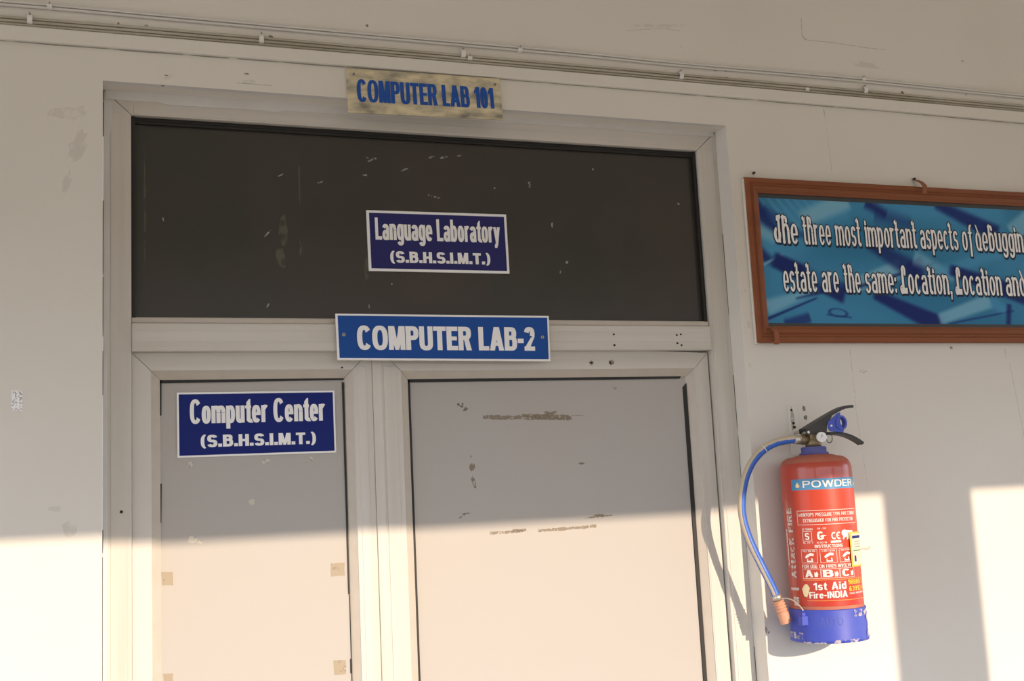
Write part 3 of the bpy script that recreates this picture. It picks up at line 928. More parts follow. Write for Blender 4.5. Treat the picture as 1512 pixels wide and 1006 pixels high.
# ------------------------------------------------------------------ signs
def plate(corners, y, th, border, m_edge, m_face, name, label, parent_lines, screws=None, group=None):
    """corners: TL, TR, BR, BL in (x, z); text lines given in sign fractions"""
    TL, TR, BR, BL = corners
    root = empty(name, ((BL[0] + BR[0]) / 2, y, (BL[1] + BR[1]) / 2))
    tag(root, label, 'sign', group)
    def uv(u, v, yy=y):
        x = (TL[0] * (1 - u) + TR[0] * u) * (1 - v) + (BL[0] * (1 - u) + BR[0] * u) * v
        z = (TL[1] * (1 - u) + TR[1] * u) * (1 - v) + (BL[1] * (1 - u) + BR[1] * u) * v
        return (x, yy, z)
    part('backing_plate', prism([(p[0], p[1]) for p in corners], y, y + th, 0.0004), m_edge, root)
    W_ = TR[0] - TL[0]; H_ = TL[1] - BL[1]
    if border:
        bu, bv = border / W_, border / H_
        q = [uv(a_, b_) for a_, b_ in ((bu, bv), (1 - bu, bv), (1 - bu, 1 - bv), (bu, 1 - bv))]
        part('printed_face', prism([(p[0], p[2]) for p in q], y - 0.0003, y + 0.0005), m_face, root)
    for s_, (u0, vb, u1, cap), stem, bar, gap, ml, nar in parent_lines:
        ps = text_polys(s_, (u0, -vb, u1, cap), stem, bar, gap, 0, False, nar)
        part('lettering', polys_mesh(ps, lambda a_, b_: uv(a_, -b_, y - 0.0006)), ml, root)
    for u_, v_ in (screws or []):
        p = uv(u_, v_)
        sc_ = part('screw', cyl((p[0], y - 0.0022, p[2]), (p[0], y + th, p[2]), .0030, 14), M['screw'], root)
        part('screw_slot', cyl((p[0], y - 0.0024, p[2]), (p[0], y - 0.0020, p[2]), .0013, 10), M['hole'], root)
    return root, uv

plate(((0.4558, 2.3500), (0.7285, 2.3522), (0.7297, 2.2362), (0.4573, 2.2358)), 0.0590, 0.0028, 0.0050, M['sign_white'], M['indigo'], 'language_sign',
      'indigo plate reading Language Laboratory stuck on the dark transom glass',
      [('Language Laboratory', (.055, .485, .945, .365), .205, .155, .035, M['lettering'], .95),
       ('(S.B.H.S.I.M.T.)', (.15, .855, .862, .185), .27, .21, .06, M['lettering'], 1.25)])
plate(((0.1188, 2.0188), (0.3900, 2.0186), (0.3904, 1.9078), (0.1193, 1.9073)), 0.0685, 0.0028, 0.0034, M['sign_white'], M['navy'], 'computer_center_sign',
      'navy plate reading Computer Center on the narrow left door panel',
      [('Computer Center', (.078, .485, .932, .37), .215, .16, .035, M['lettering'], .95),
       ('(S.B.H.S.I.M.T.)', (.142, .850, .868, .185), .27, .21, .06, M['lettering'], 1.25)])
root, uvf = plate(((0.3880, 2.1512), (0.7935, 2.1502), (0.7920, 2.0640), (0.3898, 2.0682)), 0.0300, 0.0035, 0.0036, M['sign_white2'], M['blue'], 'computer_lab_sign',
      'bright blue board reading COMPUTER LAB-2 screwed to the transom rail',
      [('COMPUTER LAB-2', (.090, .775, .925, .515), .225, .185, .03, M['sign_white2'], 1.0)],
      [(0.032, .455), (0.963, .475)])
for u_, v_ in ((0.032, .455), (0.963, .475)):
    p = uvf(u_, v_)
    part('spacer', cyl((p[0], 0.0330, p[2]), (p[0], 0.0430, p[2]), .0045, 12), M['screw'], root)
root, uvf = plate(((0.4132, 2.5955), (0.7054, 2.5992), (0.7092, 2.5180), (0.4144, 2.5120)), -0.0040, 0.0030, 0, M['old_board'], M['old_board'], 'weathered_lab_sign',
      'weathered cream board reading COMPUTER LAB 101 above the door frame',
      [('COMPUTER LAB 101', (.060, .745, .948, .50), .25, .15, .03, M['old_blue'], 1.05)],
      [(0.045, .135), (0.965, .16)])

# ------------------------------------------------------------------ framed banner
BX0, BX1, BZ0, BZ1 = 1.217, 2.44, 2.0933, 2.4304
FYB = -0.0130
bn = empty('framed_banner', ((BX0 + BX1) / 2, -0.01, BZ0))
tag(bn, 'blue keyboard banner about debugging in a rust-brown frame', 'banner')
fw = 0.0335
def rail(pts, inner):
    """brown moulding with two ridges: pts = outer a, outer b, inner b, inner a"""
    bm_ = bmesh.new()
    a_, b_, c_, d_ = [Vector((p[0], 0, p[1])) for p in pts]
    prof = [(0.0, -0.001), (0.0, FYB + .002), (0.10, FYB), (0.30, FYB), (0.38, FYB + .003), (0.50, FYB + .003), (0.58, FYB), (0.80, FYB + .001), (0.92, FYB + .004), (1.0, FYB + .005), (1.0, -0.001)]
    ra = [bm_.verts.new(a_.lerp(d_, t) + Vector((0, y, 0))) for t, y in prof]
    rb = [bm_.verts.new(b_.lerp(c_, t) + Vector((0, y, 0))) for t, y in prof]
    for i in range(len(prof) - 1):
        bm_.faces.new((ra[i], rb[i], rb[i + 1], ra[i + 1]))
    bm_.faces.new(ra)
    bm_.faces.new(rb[::-1])
    part('frame_rail', bm_, M['frame_brown'], bn)
o_, i_ = (BX0, BX1, BZ0, BZ1), (BX0 + 0.030, BX1 - .030, BZ0 + 0.0335, BZ1 - 0.0305)
g = 0.0003
rail([(o_[0], o_[3]), (o_[1], o_[3]), (i_[1], i_[3]), (i_[0], i_[3])], 0)
rail([(o_[1], o_[2]), (o_[0], o_[2]), (i_[0], i_[2]), (i_[1], i_[2])], 0)
rail([(o_[0], o_[2] + g), (o_[0], o_[3] - g), (i_[0] - g, i_[3]), (i_[0] - g, i_[2])], 0)
rail([(o_[1], o_[3] - g), (o_[1], o_[2] + g), (i_[1] + g, i_[2]), (i_[1] + g, i_[3])], 0)
part('backing_edge', prism([(BX0 - .0016, BZ0 - .002), (BX0 + .004, BZ0 - .002), (BX0 + .004, BZ1 + .001), (BX0 - .0016, BZ1 - .002)], -0.0085, -0.001), M['foam'], bn)
part('black_border', box(i_[0] - .004, i_[1] + .004, -0.0045, -0.002, i_[2] - .004, i_[3] + .004), M['black_edge'], bn)

# the print: blurred close-up of keyboard keys, as colours on a fine mesh
def srgb(r, g_, b): return tuple(lin(v) for v in (r, g_, b))
px0, px1, pz0, pz1 = i_[0] + 0.0005, i_[1] - .0005, i_[2] + 0.0070, i_[3] - 0.0090
NX, NZ = 420, 110
TEAL, TEAL2, NAVY, PALE, CYAN = (42, 96, 120), (54, 110, 134), (22, 34, 80), (106, 146, 156), (66, 124, 150)
def sm(a_, b_, x):
    t = min(1, max(0, (x - a_) / (b_ - a_)))
    return t * t * (3 - 2 * t)
def band(x, z, xa, za, xb, zb, w0, w1, soft):
    """soft mask of a straight band from a to b with half-widths w0 to w1"""
    dx, dz = xb - xa, zb - za
    L = math.hypot(dx, dz)
    t = ((x - xa) * dx + (z - za) * dz) / (L * L)
    d_ = abs((x - xa) * dz - (z - za) * dx) / L
    w_ = w0 + (w1 - w0) * min(1, max(0, t))
    return (1 - sm(w_ - soft, w_ + soft, d_)) * sm(-.04, .04, t) * (1 - sm(.96, 1.04, t))
# coordinates of the print in metres from its lower left corner; u to the right, w up
SH = [  # (xa, za, xb, zb, w0, w1, soft, colour, strength)
    (0.00, .16, 0.20, .26, .05, .05, .03, CYAN, .6), (0.16, .24, 0.62, .26, .022, .03, .02, CYAN, .5),
    (0.10, .215, 0.215, .262, .016, .020, .010, PALE, .9), (-.02, .255, .05, .170, .016, .010, .010, NAVY, .9), (.01, .235, .10, .180, .010, .006, .008, NAVY, .55),
    (-.02, .195, .035, .175, .012, .012, .010, PALE, .8), (-.02, .150, .03, .120, .016, .006, .008, NAVY, .8), (.0, .118, .05, .142, .003, .002, .002, PALE, .8),
    (.025, .130, .190, .062, .016, .022, .006, NAVY, 1.0), (.10, .10, .34, .118, .024, .02, .02, TEAL2, .8),
    (.20, .075, .335, .118, .013, .020, .006, PALE, .85), (.190, .068, .42, .13, .004, .003, .004, NAVY, .8),
    (.00, .030, .115, .068, .016, .006, .008, PALE, .8), (.00, .008, .12, .052, .003, .0016, .002, NAVY, .9), (.15, .068, .07, .05, .004, .002, .003, NAVY, .7),
    (.26, .17, .37, .112, .012, .022, .010, NAVY, .8), (.365, .135, .39, .085, .024, .020, .010, NAVY, .95), (.37, .145, .47, .10, .016, .010, .010, PALE, .7), (.39, .10, .60, .16, .012, .014, .010, CYAN, .6),
    (.26, .062, .425, -.005, .010, .022, .006, NAVY, 1.0), (.28, .235, .37, .215, .016, .012, .014, NAVY, .5), (.26, .258, .31, .232, .012, .008, .010, NAVY, .9),
    (.44, .262, .60, .20, .010, .020, .008, NAVY, .9), (.46, .118, .66, .062, .012, .020, .006, NAVY, .95), (.64, .20, .70, .24, .024, .024, .008, PALE, .8),
    (.42, .010, .56, .052, .012, .016, .006, PALE, .85), (.44, .0, .62, .030, .002, .002, .002, NAVY, .7), (.56, .052, .60, .03, .014, .010, .008, CYAN, .6), (.61, .045, .60, -.01, .006, .006, .005, NAVY, .9),
    (.04, -.005, .10, .012, .012, .010, .006, NAVY, .75), (.14, .018, .20, .012, .002, .002, .002, NAVY, .6),
    (.72, .13, .92, .05, .018, .022, .008, NAVY, .9), (.78, .20, .92, .25, .016, .022, .008, PALE, .8), (.95, .24, 1.12, .17, .016, .02, .008, NAVY, .9), (.88, .06, 1.02, .10, .012, .016, .006, PALE, .8), (1.0, .08, 1.15, .02, .016, .02, .008, NAVY, .9),
]
me = bpy.data.meshes.new('printed_face')
verts, faces, cols = [], [], []
for j in range(NZ + 1):
    for i in range(NX + 1):
        fx = i / NX
        X_ = px0 + (px1 - px0) * fx
        Z_ = pz0 + (pz1 - pz0) * j / NZ
        verts.append((X_ - bn.location.x, -0.0048 - bn.location.y, Z_ - bn.location.z))
        u_, w_ = X_ - px0, Z_ - pz0
        base = [TEAL[k] + (TEAL2[k] - TEAL[k]) * (0.5 + 0.5 * math.sin(u_ * 9 + w_ * 14)) for k in range(3)]
        if u_ < .16 and w_ > .17:       # ribbed corner
            s_ = 0.5 + 0.5 * math.sin((u_ * 0.9 + w_ * 0.75) * 330)
            f_ = (1 - sm(.10, .16, u_)) * sm(.17, .2, w_) * .35 * s_
            base = [base[k] * (1 - f_) + PALE[k] * f_ for k in range(3)]
        for xa, za, xb, zb, w0, w1, so, cc, st_ in SH:
            if not (min(xa, xb) - .06 < u_ < max(xa, xb) + .06):
                continue
            f_ = band(u_, w_, xa, za, xb, zb, w0, w1, so) * st_
            if f_ > 0:
                base = [base[k] * (1 - f_) + cc[k] * f_ for k in range(3)]
        # a printed ring on a key
        e_ = math.hypot((u_ - .168) / .021, (w_ - .022) / .0080 + (u_ - .168) * 12)
        f_ = max(0, 1 - abs(e_ - 1) / .28) * .8
        base = [base[k] * (1 - f_) + NAVY[k] * f_ for k in range(3)]
        cols.append(A(*base, k=0.77))
for j in range(NZ):
    for i in range(NX):
        a_ = j * (NX + 1) + i
        faces.append((a_, a_ + 1, a_ + NX + 2, a_ + NX + 1))
me.from_pydata(verts, [], faces)
ca = me.color_attributes.new('print', 'FLOAT_COLOR', 'POINT')
flat = []
for c_ in cols:
    flat.extend((*c_, 1.0))
ca.data.foreach_set('color', flat)
pm = bpy.data.materials.new('banner_print')
pm.use_nodes = True
at = pm.node_tree.nodes.new('ShaderNodeAttribute')
at.attribute_name = 'print'
pb = pm.node_tree.nodes['Principled BSDF']
pb.inputs['Roughness'].default_value = 0.6
pb.inputs['Specular IOR Level'].default_value = 0.15
pm.node_tree.links.new(at.outputs['Color'], pb.inputs['Base Color'])
me.materials.append(pm)
po = bpy.data.objects.new('printed_face', me)
C.objects.link(po)
po.parent = bn

words = [('The', 1.2779, 1.3344, 0), ('three', 1.3469, 1.4137, 0), ('most', 1.4252, 1.4867, 0), ('important', 1.4984, 1.6275, 0), ('aspects', 1.6374, 1.7367, 0), ('of', 1.7475, 1.7750, 0), ('debugging', 1.7837, 1.9319, 0),
         ('estate', 1.2907, 1.3707, 1), ('are', 1.3820, 1.4229, 1), ('the', 1.4361, 1.4759, 1), ('same:', 1.4876, 1.5655, 1), ('Location,', 1.5740, 1.7080, 1), ('Location', 1.7158, 1.8411, 1), ('and', 1.8522, 1.9068, 1)]
inner_, outer_, shadow_ = [], [], []
for s_, x0, x1, ln in words:
    base = 2.2975 - (x0 - 1.27) * 0.004 if ln == 0 else 2.1989 - (x0 - 1.28) * 0.003
    bx = (x0, base, x1, 0.0570)
    inner_ += text_polys(s_, bx, .155, .10, .085, 0, True, .95)
    outer_ += text_polys(s_, bx, .155, .10, .085, .0024, True, .95)
flat_obj('lettering_outline', outer_, lambda a_, b_: (a_, -0.0055, b_), M['poster_line'], bn)
sh = flat_obj('lettering_outline', outer_, lambda a_, b_: (a_ + .0018, -0.0051, b_ - .0022), M['poster_line'], bn)
flat_obj('lettering', inner_, lambda a_, b_: (a_, -0.0059, b_), M['poster_text'], bn)

# bent fixing straps of the banner
def strap(pts, w_, th_):
    bm_ = bmesh.new()
    P_ = spline(pts, 5)
    n_ = len(P_)
    rows_ = []
    for i, p in enumerate(P_):
        d_ = (P_[min(i + 1, n_ - 1)] - P_[max(i - 1, 0)]).normalized()
        nrm = Vector((1, 0, 0)).cross(d_).normalized()
        rows_.append([bm_.verts.new(p + Vector((sx * w_ / 2, 0, 0)) + nrm * sy * th_ / 2) for sx, sy in ((-1, -1), (1, -1), (1, 1), (-1, 1))])
    for i in range(n_ - 1):
        for k in range(4):
            bm_.faces.new((rows_[i][k], rows_[i][(k + 1) % 4], rows_[i + 1][(k + 1) % 4], rows_[i + 1][k]))
    bm_.faces.new(rows_[0]); bm_.faces.new(rows_[-1][::-1])
    return bm_
st1 = part('fixing_strap', strap([(1.6420, -.003, 2.4470), (1.6425, -.010, 2.4440), (1.6450, -.020, 2.4360), (1.6480, -.025, 2.4250), (1.6470, -.021, 2.4130)], .010, .0022), M['hook_brown'], bn)
part('screw', cyl((1.6405, -.005, 2.4495), (1.6405, .0, 2.4495), .0028, 10), M['hole'], bn)
st2 = part('fixing_strap', strap([(1.2440, -.012, 2.1240), (1.2490, -.020, 2.1210), (1.2520, -.025, 2.1110), (1.2530, -.024, 2.0990), (1.2550, -.018, 2.0890)], .010, .0022), M['hook_brown'], bn)
part('nail', cyl((1.2445, -.006, 2.4428), (1.2445, .0, 2.4428), .0022, 10), M['hole'], bn)

# ------------------------------------------------------------------ fire extinguisher
EX, EY, ER = 1.2775, -0.0820, 0.0670
ext = empty('fire_extinguisher', (EX, EY, 1.525))
tag(ext, 'red powder fire extinguisher with blue skirt hanging on the wall', 'fire extinguisher')
prof = [(0.0, 1.545), (ER * .9, 1.545), (ER, 1.555), (ER, 1.840)]
for i in range(1, 10):
    a_ = math.radians(90 * i / 9)
    prof.append((ER - 0.024 + 0.024 * math.cos(a_), 1.840 + 0.024 * math.sin(a_)))
prof += [(0.030, 1.8675), (0.024, 1.8690), (0.0, 1.8690)]
part('cylinder_body', lathe(prof, EX, EY, 72), M['red'], ext)
# dust on the shoulder: a slightly larger cap
dp = [(ER + .0002, 1.838), (ER + .0003, 1.842)]
dp = []
for i in range(3, 10):
    a_ = math.radians(90 * i / 9)
    dp.append((ER - 0.024 + 0.0243 * math.cos(a_), 1.840 + 0.0243 * math.sin(a_)))
dp.append((0.030, 1.8680))
part('dusty_shoulder', lathe(dp, EX, EY, 72), M['dust_red'], ext)
FA = math.atan2(-0.827, -0.562)              # direction from the bottle to the viewer's side
def wrap(off=0.0006, rr=ER):
    """theta in degrees (positive to the right as seen from the front) -> world"""
    def fn(th_, z):
        a_ = FA + math.radians(th_)
        return (EX + (rr + off) * math.cos(a_), EY + (rr + off) * math.sin(a_), z)
    return fn
def wpatch(t0, t1, z0, z1, off=0.0006, n=None, rr=ER, bm=None):
    n = n or max(2, int(abs(t1 - t0) / 4))
    fn = wrap(off, rr)
    bm = bm or bmesh.new()
    prev = None
    for i in range(n + 1):
        t_ = t0 + (t1 - t0) * i / n
        cur = (bm.verts.new(fn(t_, z0)), bm.verts.new(fn(t_, z1)))
        if prev:
            f_ = bm.faces.new((prev[0], cur[0], cur[1], prev[1]))
            f_.smooth = True
        prev = cur
    return bm
D2U = math.radians(1) * ER                     # metres of arc per degree
label = part('label', wpatch(-41, 118, 1.6370, 1.8020, .0004), M['label_red'], ext)
def lpart(name, bm_, m):
    o_ = obj(name, bm_, m, label)
    o_.data.transform(Matrix.Translation(-ext.location))
    return o_
lpart('label_band', wpatch(-44, 118, 1.5900, 1.6370, .0005), M['label_low'])
lpart('label_band', wpatch(-43, 118, 1.8020, 1.8220, .0005), M['ext_blue'])
def ltext(s_, t0, t1, z, cap, m, stem=.17, bar=.15, gap=.08, nar=1.0, tilt=0.0):
    ps = text_polys(s_, (t0, 0, t1, cap), stem, bar, gap, 0, False, nar)
    fn = wrap(.0011)
    lpart('label_lettering', polys_mesh(ps, lambda a_, b_: fn(a_, z + b_ + tilt * (a_ - t0))), m)
def px2t(px, cx=1213.0, r=54.0):
    return math.degrees(math.asin(max(-.98, min(.98, (px - cx) / r))))
ltext('POWDER', -22, 68, 1.8060, .0125, M['ext_white'], .15, .15, .09, 1.2)
fn = wrap(.0011)
for t_ in (-31, 78):                            # flame drops
    lpart('label_drop', polys_mesh([[(t_ - 3.6, 1.8090), (t_ - 2.4, 1.8065), (t_ + 2.4, 1.8065), (t_ + 3.8, 1.8095), (t_ + 2.6, 1.8130), (t_ + 1.0, 1.8145), (t_ + .2, 1.8178), (t_ - 1.4, 1.8140), (t_ - 3.2, 1.8120)]], fn), M['ext_cream'])
def outline(t0, t1, z0, z1, w_=.0008, m='ext_white'):
    b_ = wpatch(t0, t1, z0, z0 + w_, .0010)
    wpatch(t0, t1, z1 - w_, z1, .0010, bm=b_)
    wd = w_ / D2U
    wpatch(t0, t0 + wd, z0, z1, .0010, 1, bm=b_)
    wpatch(t1 - wd, t1, z0, z1, .0010, 1, bm=b_)
    lpart('label_box', b_, M[m])
outline(-36, 72, 1.7375, 1.7640)
ltext('MAINTOPS PRESSURE TYPE FIRE COMBAT', -33, 68, 1.7530, .0062, M['ext_white'], .15, .14, .12)
ltext('EXTINGUISHER FOR FIRE PROTECTION', -26, 60, 1.7425, .0062, M['ext_white'], .15, .14, .12)
# certification marks
ltext('IS 15683', -29, -12, 1.7280, .0036, M['ext_white'], .16, .16, .12)
outline(-29, -14, 1.7080, 1.7262)
ltext('S', -25, -18, 1.7105, .0125, M['ext_white'], .2, .16)
ltext('CM - XXX', -5, 9, 1.7290, .0030, M['ext_white'], .16, .16, .12)
ltext('G', -6, 4, 1.7100, .0150, M['ext_white'], .22, .2)
lpart('label_swoosh', polys_mesh([[(0, 1.7150), (9, 1.7175), (3, 1.7190), (0, 1.7180)]], fn), M['ext_white'])
for t_ in (16, 24):
    b_ = bmesh.new()
    n = 10
    prev = None
    for i in range(n + 1):
        a_ = math.radians(60 + 240 * i / n)
        cur = (b_.verts.new(fn(t_ + 4 + 4.6 * math.cos(a_), 1.7165 + .0068 * math.sin(a_))), b_.verts.new(fn(t_ + 4 + 2.6 * math.cos(a_), 1.7165 + .0042 * math.sin(a_))))
        if prev:
            b_.faces.new((prev[0], cur[0], cur[1], prev[1]))
        prev = cur
    if t_ == 24:
        wpatch(24.5, 28.5, 1.7157, 1.7173, .0011, 1, bm=b_)
    lpart('label_mark', b_, M['ext_white'])
lpart('label_bar', wpatch(14, 31, 1.7038, 1.7075, .0010), M['ext_white'])
lion = [(33, 1.722), (35, 1.7255), (39, 1.7265), (43, 1.7250), (50, 1.7245), (56, 1.7240), (58, 1.7200), (57, 1.7165), (55.5, 1.7100), (53.5, 1.7100), (53.5, 1.7150), (48, 1.7160), (46, 1.7110), (44, 1.7080), (42, 1.7080), (42, 1.7140), (38, 1.7120), (36, 1.7085), (34.5, 1.7090), (35.5, 1.7150), (33, 1.7180)]
lpart('label_lion', polys_mesh([lion], fn), M['ext_white'])
ltext('IS 2171', -29, -13, 1.7035, .0030, M['ext_white'], .16, .16, .12)
ltext('IS ISO 96', -7, 8, 1.7035, .0030, M['ext_white'], .16, .16, .12)
ltext('INSTRUCTIONS', -11, 33, 1.6955, .0056, M['ext_white'], .17, .16, .1)
for t0, t1 in ((-34, -8), (-4, 22), (26, 50)):
    outline(t0, t1, 1.6680, 1.6930, .0006)
    c_ = (t0 + t1) / 2
    ltext('PULL THE PIN' if t0 < -30 else ('SQUEEZE LEVER' if t0 < 0 else 'AIM AT BASE'), t0 + 3, t1 - 3, 1.6885, .0028, M['ext_white'], .16, .16, .12)
    lpart('label_picture', polys_mesh([[(c_ - 7, 1.6790), (c_ - 4, 1.6830), (c_ + 2, 1.6865), (c_ + 8, 1.6850), (c_ + 7, 1.6810), (c_ + 2, 1.6815), (c_ - 2, 1.6785), (c_ - 5, 1.6765)],
                                       [(c_ - 4, 1.6700), (c_ + 6, 1.6700), (c_ + 5, 1.6770), (c_ + 3, 1.6770), (c_ + 3.5, 1.6725), (c_ - 2.5, 1.6725), (c_ - 2, 1.6755), (c_ - 3.5, 1.6755)]], fn), M['ext_white'])
ltext('FOR USE ON FIRES INVOLVING', -34, 52, 1.6590, .0062, M['ext_white'], .15, .14, .1)
for ch, t0, t1, b0, b1 in (('A', -30, -17, -34, -5), ('B', -2, 14, -4, 24), ('C', 28, 42, 25, 52)):
    outline(b0, b1, 1.6400, 1.6575, .0006)
    ltext(ch, t0, t1, 1.6425, .0130, M['ext_white'], .2, .18)
    lpart('label_picture', polys_mesh([[(t1 + 2, 1.6430), (t1 + 7, 1.6430), (t1 + 8, 1.6480), (t1 + 6, 1.6530), (t1 + 4, 1.6500), (t1 + 2, 1.6520)]], fn), M['ext_white'])
lpart('label_line', wpatch(-36, 110, 1.6368, 1.6380, .0010), M['ext_orange'])
ltext('1st Aid', -18, 33, 1.6190, .0135, M['ext_white'], .18, .17, .08, 1.0, .00002)
ltext('Fire-INDIA', -26, 34, 1.6040, .0118, M['ext_white'], .18, .17, .07, 1.0, .00002)
lpart('label_logo', blob_bm := polys_mesh([[(-38, 1.6210), (-33, 1.6290), (-28, 1.6300), (-24, 1.6230), (-27, 1.6130), (-30, 1.6060), (-35, 1.6080)]], fn), M['ext_cream'])
ltext('98880-3', 37, 74, 1.6270, .0085, M['ext_yellow'], .17, .16, .08)
ltext('63992-8', 38, 76, 1.6150, .0085, M['ext_yellow'], .17, .16, .08)
ltext('SALES AND SERVICE', 38, 76, 1.6095, .0032, M['ext_white'], .16, .16, .1)
lpart('label_line', wpatch(-30, 110, 1.5995, 1.6006, .0010), M['ext_orange'])
# upright name on the dark left margin, half rubbed off
ps = text_polys('AttacK FIRE', (1.6400, -6.5, 1.7700, 13.0), .2, .18, .10)
fnw = wrap(.0007)
lpart('label_lettering', polys_mesh(ps, lambda a_, b_: fnw(-54 - b_, a_)), M['ext_faded'])
for t0, t1, z0, z1 in ((-68, -63, 1.66, 1.73), (-66, -44, 1.6180, 1.6230), (-60, -46, 1.590, 1.606)):
    lpart('label_scuff', wpatch(t0, t1, z0, z1, .0009), M['ext_faded'])
part('dusty_seam', wpatch(-95, 118, 1.5830, 1.5895, .0006), M['dust_red'], ext)

# service tag and its string
tg = part('service_tag', wpatch(46, 78, 1.6580, 1.7210, .0035), M['ext_yellow'], ext)
def tpart(name, bm_, m):
    o_ = obj(name, bm_, m, tg)
    o_.data.transform(Matrix.Translation(-ext.location))
tpart('tag_paper', wpatch(48.5, 78, 1.6610, 1.7180, .0039), M['tag_cream'])
tpart('tag_print', wpatch(51, 76, 1.7090, 1.7140, .0043), M['navy'])
tpart('tag_print', wpatch(51, 72, 1.6860, 1.6880, .0043), M['ext_green'])
tpart('tag_print', wpatch(53, 57, 1.6670, 1.6780, .0043), M['navy'])
for k in range(3):
    tpart('tag_print', wpatch(54, 74, 1.6930 + k * .005, 1.6937 + k * .005, .0043), M['poster_line'])
part('tag_string', tube(spline([wrap(.004)(72, 1.6870), (EX + .073, EY - .024, 1.6865), (EX + .088, EY - .020, 1.6850), (EX + .095, EY - .018, 1.6885)], 5), .0011, 6), M['hose_tan'], ext)

# skirt
SR = 0.0705
part('skirt', lathe([(SR - .003, 1.5270), (SR - .001, 1.5235), (SR + .001, 1.5240), (SR + .0012, 1.5300), (SR, 1.5330), (SR, 1.5820), (SR - .001, 1.5835), (SR - .0035, 1.5835), (SR - .0035, 1.5400), (0.0, 1.5390)], EX, EY, 72), M['skirt'], ext)
sk = bmesh.new()
for t0, t1, z0, z1 in ((-40, -5, 1.5238, 1.5268), (5, 60, 1.5240, 1.5300), (40, 80, 1.5690, 1.5815), (-75, -40, 1.5300, 1.5420), (70, 88, 1.53, 1.57)):
    wpatch(t0, t1, z0, z1, .0018, rr=SR, bm=sk)
part('scuff_mark', sk, M['skirt_scuff'], ext)
ps = text_polys('AUTO', (-12, 0, 22, .0135), .13, .12, .15)
fns = wrap(.0004, SR)
part('moulded_lettering', polys_mesh(ps, lambda a_, b_: fns(a_, 1.5560 + b_)), mat('moulded_blue', (0.085, 0.12, 0.50), .5), ext)
# hose holder lug on the skirt
lg = box(1.2015, 1.2180, -0.112, -0.098, 1.5560, 1.5730, .001)
box(1.2050, 1.2150, -0.108, -0.094, 1.5720, 1.5790, .001, lg)
part('hose_lug', lg, M['skirt'], ext)
part('hose_bracket', tube(spline([(1.2130, -.105, 1.5760), (1.2090, -.100, 1.5880), (1.2000, -.088, 1.6010), (1.1880, -.075, 1.6040), (1.1865, -0.066, 1.5924)], 5), .0014, 6), M['steel'], ext)

# neck, valve, gauge
part('neck_ring', lathe([(0.0, 1.8675), (0.0275, 1.8675), (0.0275, 1.8715), (0.0235, 1.8730), (0.0240, 1.8810), (0.0215, 1.8830), (0.0, 1.8835)], EX, EY, 40), M['neck_blue'], ext)
vb = lathe([(0.0, 1.8820), (0.0150, 1.8820), (0.0150, 1.8960), (0.0125, 1.8975), (0.0125, 1.9060), (0.0, 1.9065)], EX, EY, 28)
box(EX - .012, EX + .018, EY - .011, EY + .011, 1.8960, 1.9110, .0015, vb)
cyl((EX - .010, EY, 1.8970), (EX - .030, EY, 1.8970), .0085, 18, vb)
cyl((EX - .020, EY, 1.8970), (EX - .023, EY, 1.8970), .0098, 18, vb)
part('valve_body', vb, M['brass'], ext)
gx, gz = 1.2870, 1.9000
gd = Vector((-0.35, -0.93, 0)).normalized()
p0 = Vector((gx, EY - .010, gz)); p1 = p0 + gd * .014
gg = part('gauge', cyl(tuple(p0), tuple(p1), .0098, 28), M['steel'], ext)
def gpart(name, bm_, m):
    o_ = obj(name, bm_, m, gg)
    o_.data.transform(Matrix.Translation(-ext.location))
gpart('gauge_dial', cyl(tuple(p1), tuple(p1 + gd * .0006), .0082, 28), M['dial'])
gpart('gauge_sector', cyl(tuple(p1 + gd * .0004 + Vector((0, 0, -.0025))), tuple(p1 + gd * .0009 + Vector((0, 0, -.0025))), .0034, 14), M['steel'])
gpart('gauge_needle', tube([tuple(p1 + gd * .0010 + Vector((0, 0, -.001))), tuple(p1 + gd * .0010 + Vector((.001, 0, .0055)))], .0005, 6), M['lever'])

# levers
def lever(pts, widths, th_, extra=None):
    """curved strip in the x-z plane, wide along y"""
    bm_ = bmesh.new()
    P_ = spline([(x, 0, z) for x, z in pts], 6)
    n_ = len(P_)
    rows_ = []
    for i, p in enumerate(P_):
        d_ = (P_[min(i + 1, n_ - 1)] - P_[max(i - 1, 0)]).normalized()
        nrm = Vector((-d_.z, 0, d_.x))
        w_ = widths[0] + (widths[1] - widths[0]) * i / (n_ - 1)
        rows_.append([bm_.verts.new((p.x + nrm.x * s2 * th_, EY + s1 * w_, p.z + nrm.z * s2 * th_)) for s1, s2 in ((-1, -1), (1, -1), (1, 1), (-1, 1))])
    for i in range(n_ - 1):
        for k in range(4):
            bm_.faces.new((rows_[i][k], rows_[i][(k + 1) % 4], rows_[i + 1][(k + 1) % 4], rows_[i + 1][k]))
    bm_.faces.new(rows_[0]); bm_.faces.new(rows_[-1][::-1])
    return bm_
ul = lever([(1.2570, 1.9150), (1.2900, 1.9310), (1.3180, 1.9440), (1.3430, 1.9545), (1.3580, 1.9580), (1.3700, 1.9585)], (.0115, .0095), .0026)
for s_ in (-1, 1):
    yy = EY + s_ * .0108
    prism([(1.2560, 1.9090), (1.2560, 1.9160), (1.2900, 1.9310), (1.3180, 1.9430), (1.3160, 1.9380), (1.3050, 1.9250), (1.3020, 1.9080), (1.2660, 1.9060)], yy - .0008, yy + .0008, 0, ul)
part('squeeze_lever', ul, M['lever'], ext)
ll = lever([(1.2700, 1.9070), (1.3100, 1.9075), (1.3380, 1.9060), (1.3580, 1.9010), (1.3750, 1.8930), (1.3860, 1.8860)], (.0110, .0090), .0026)
part('carry_handle', ll, M['lever'], ext)
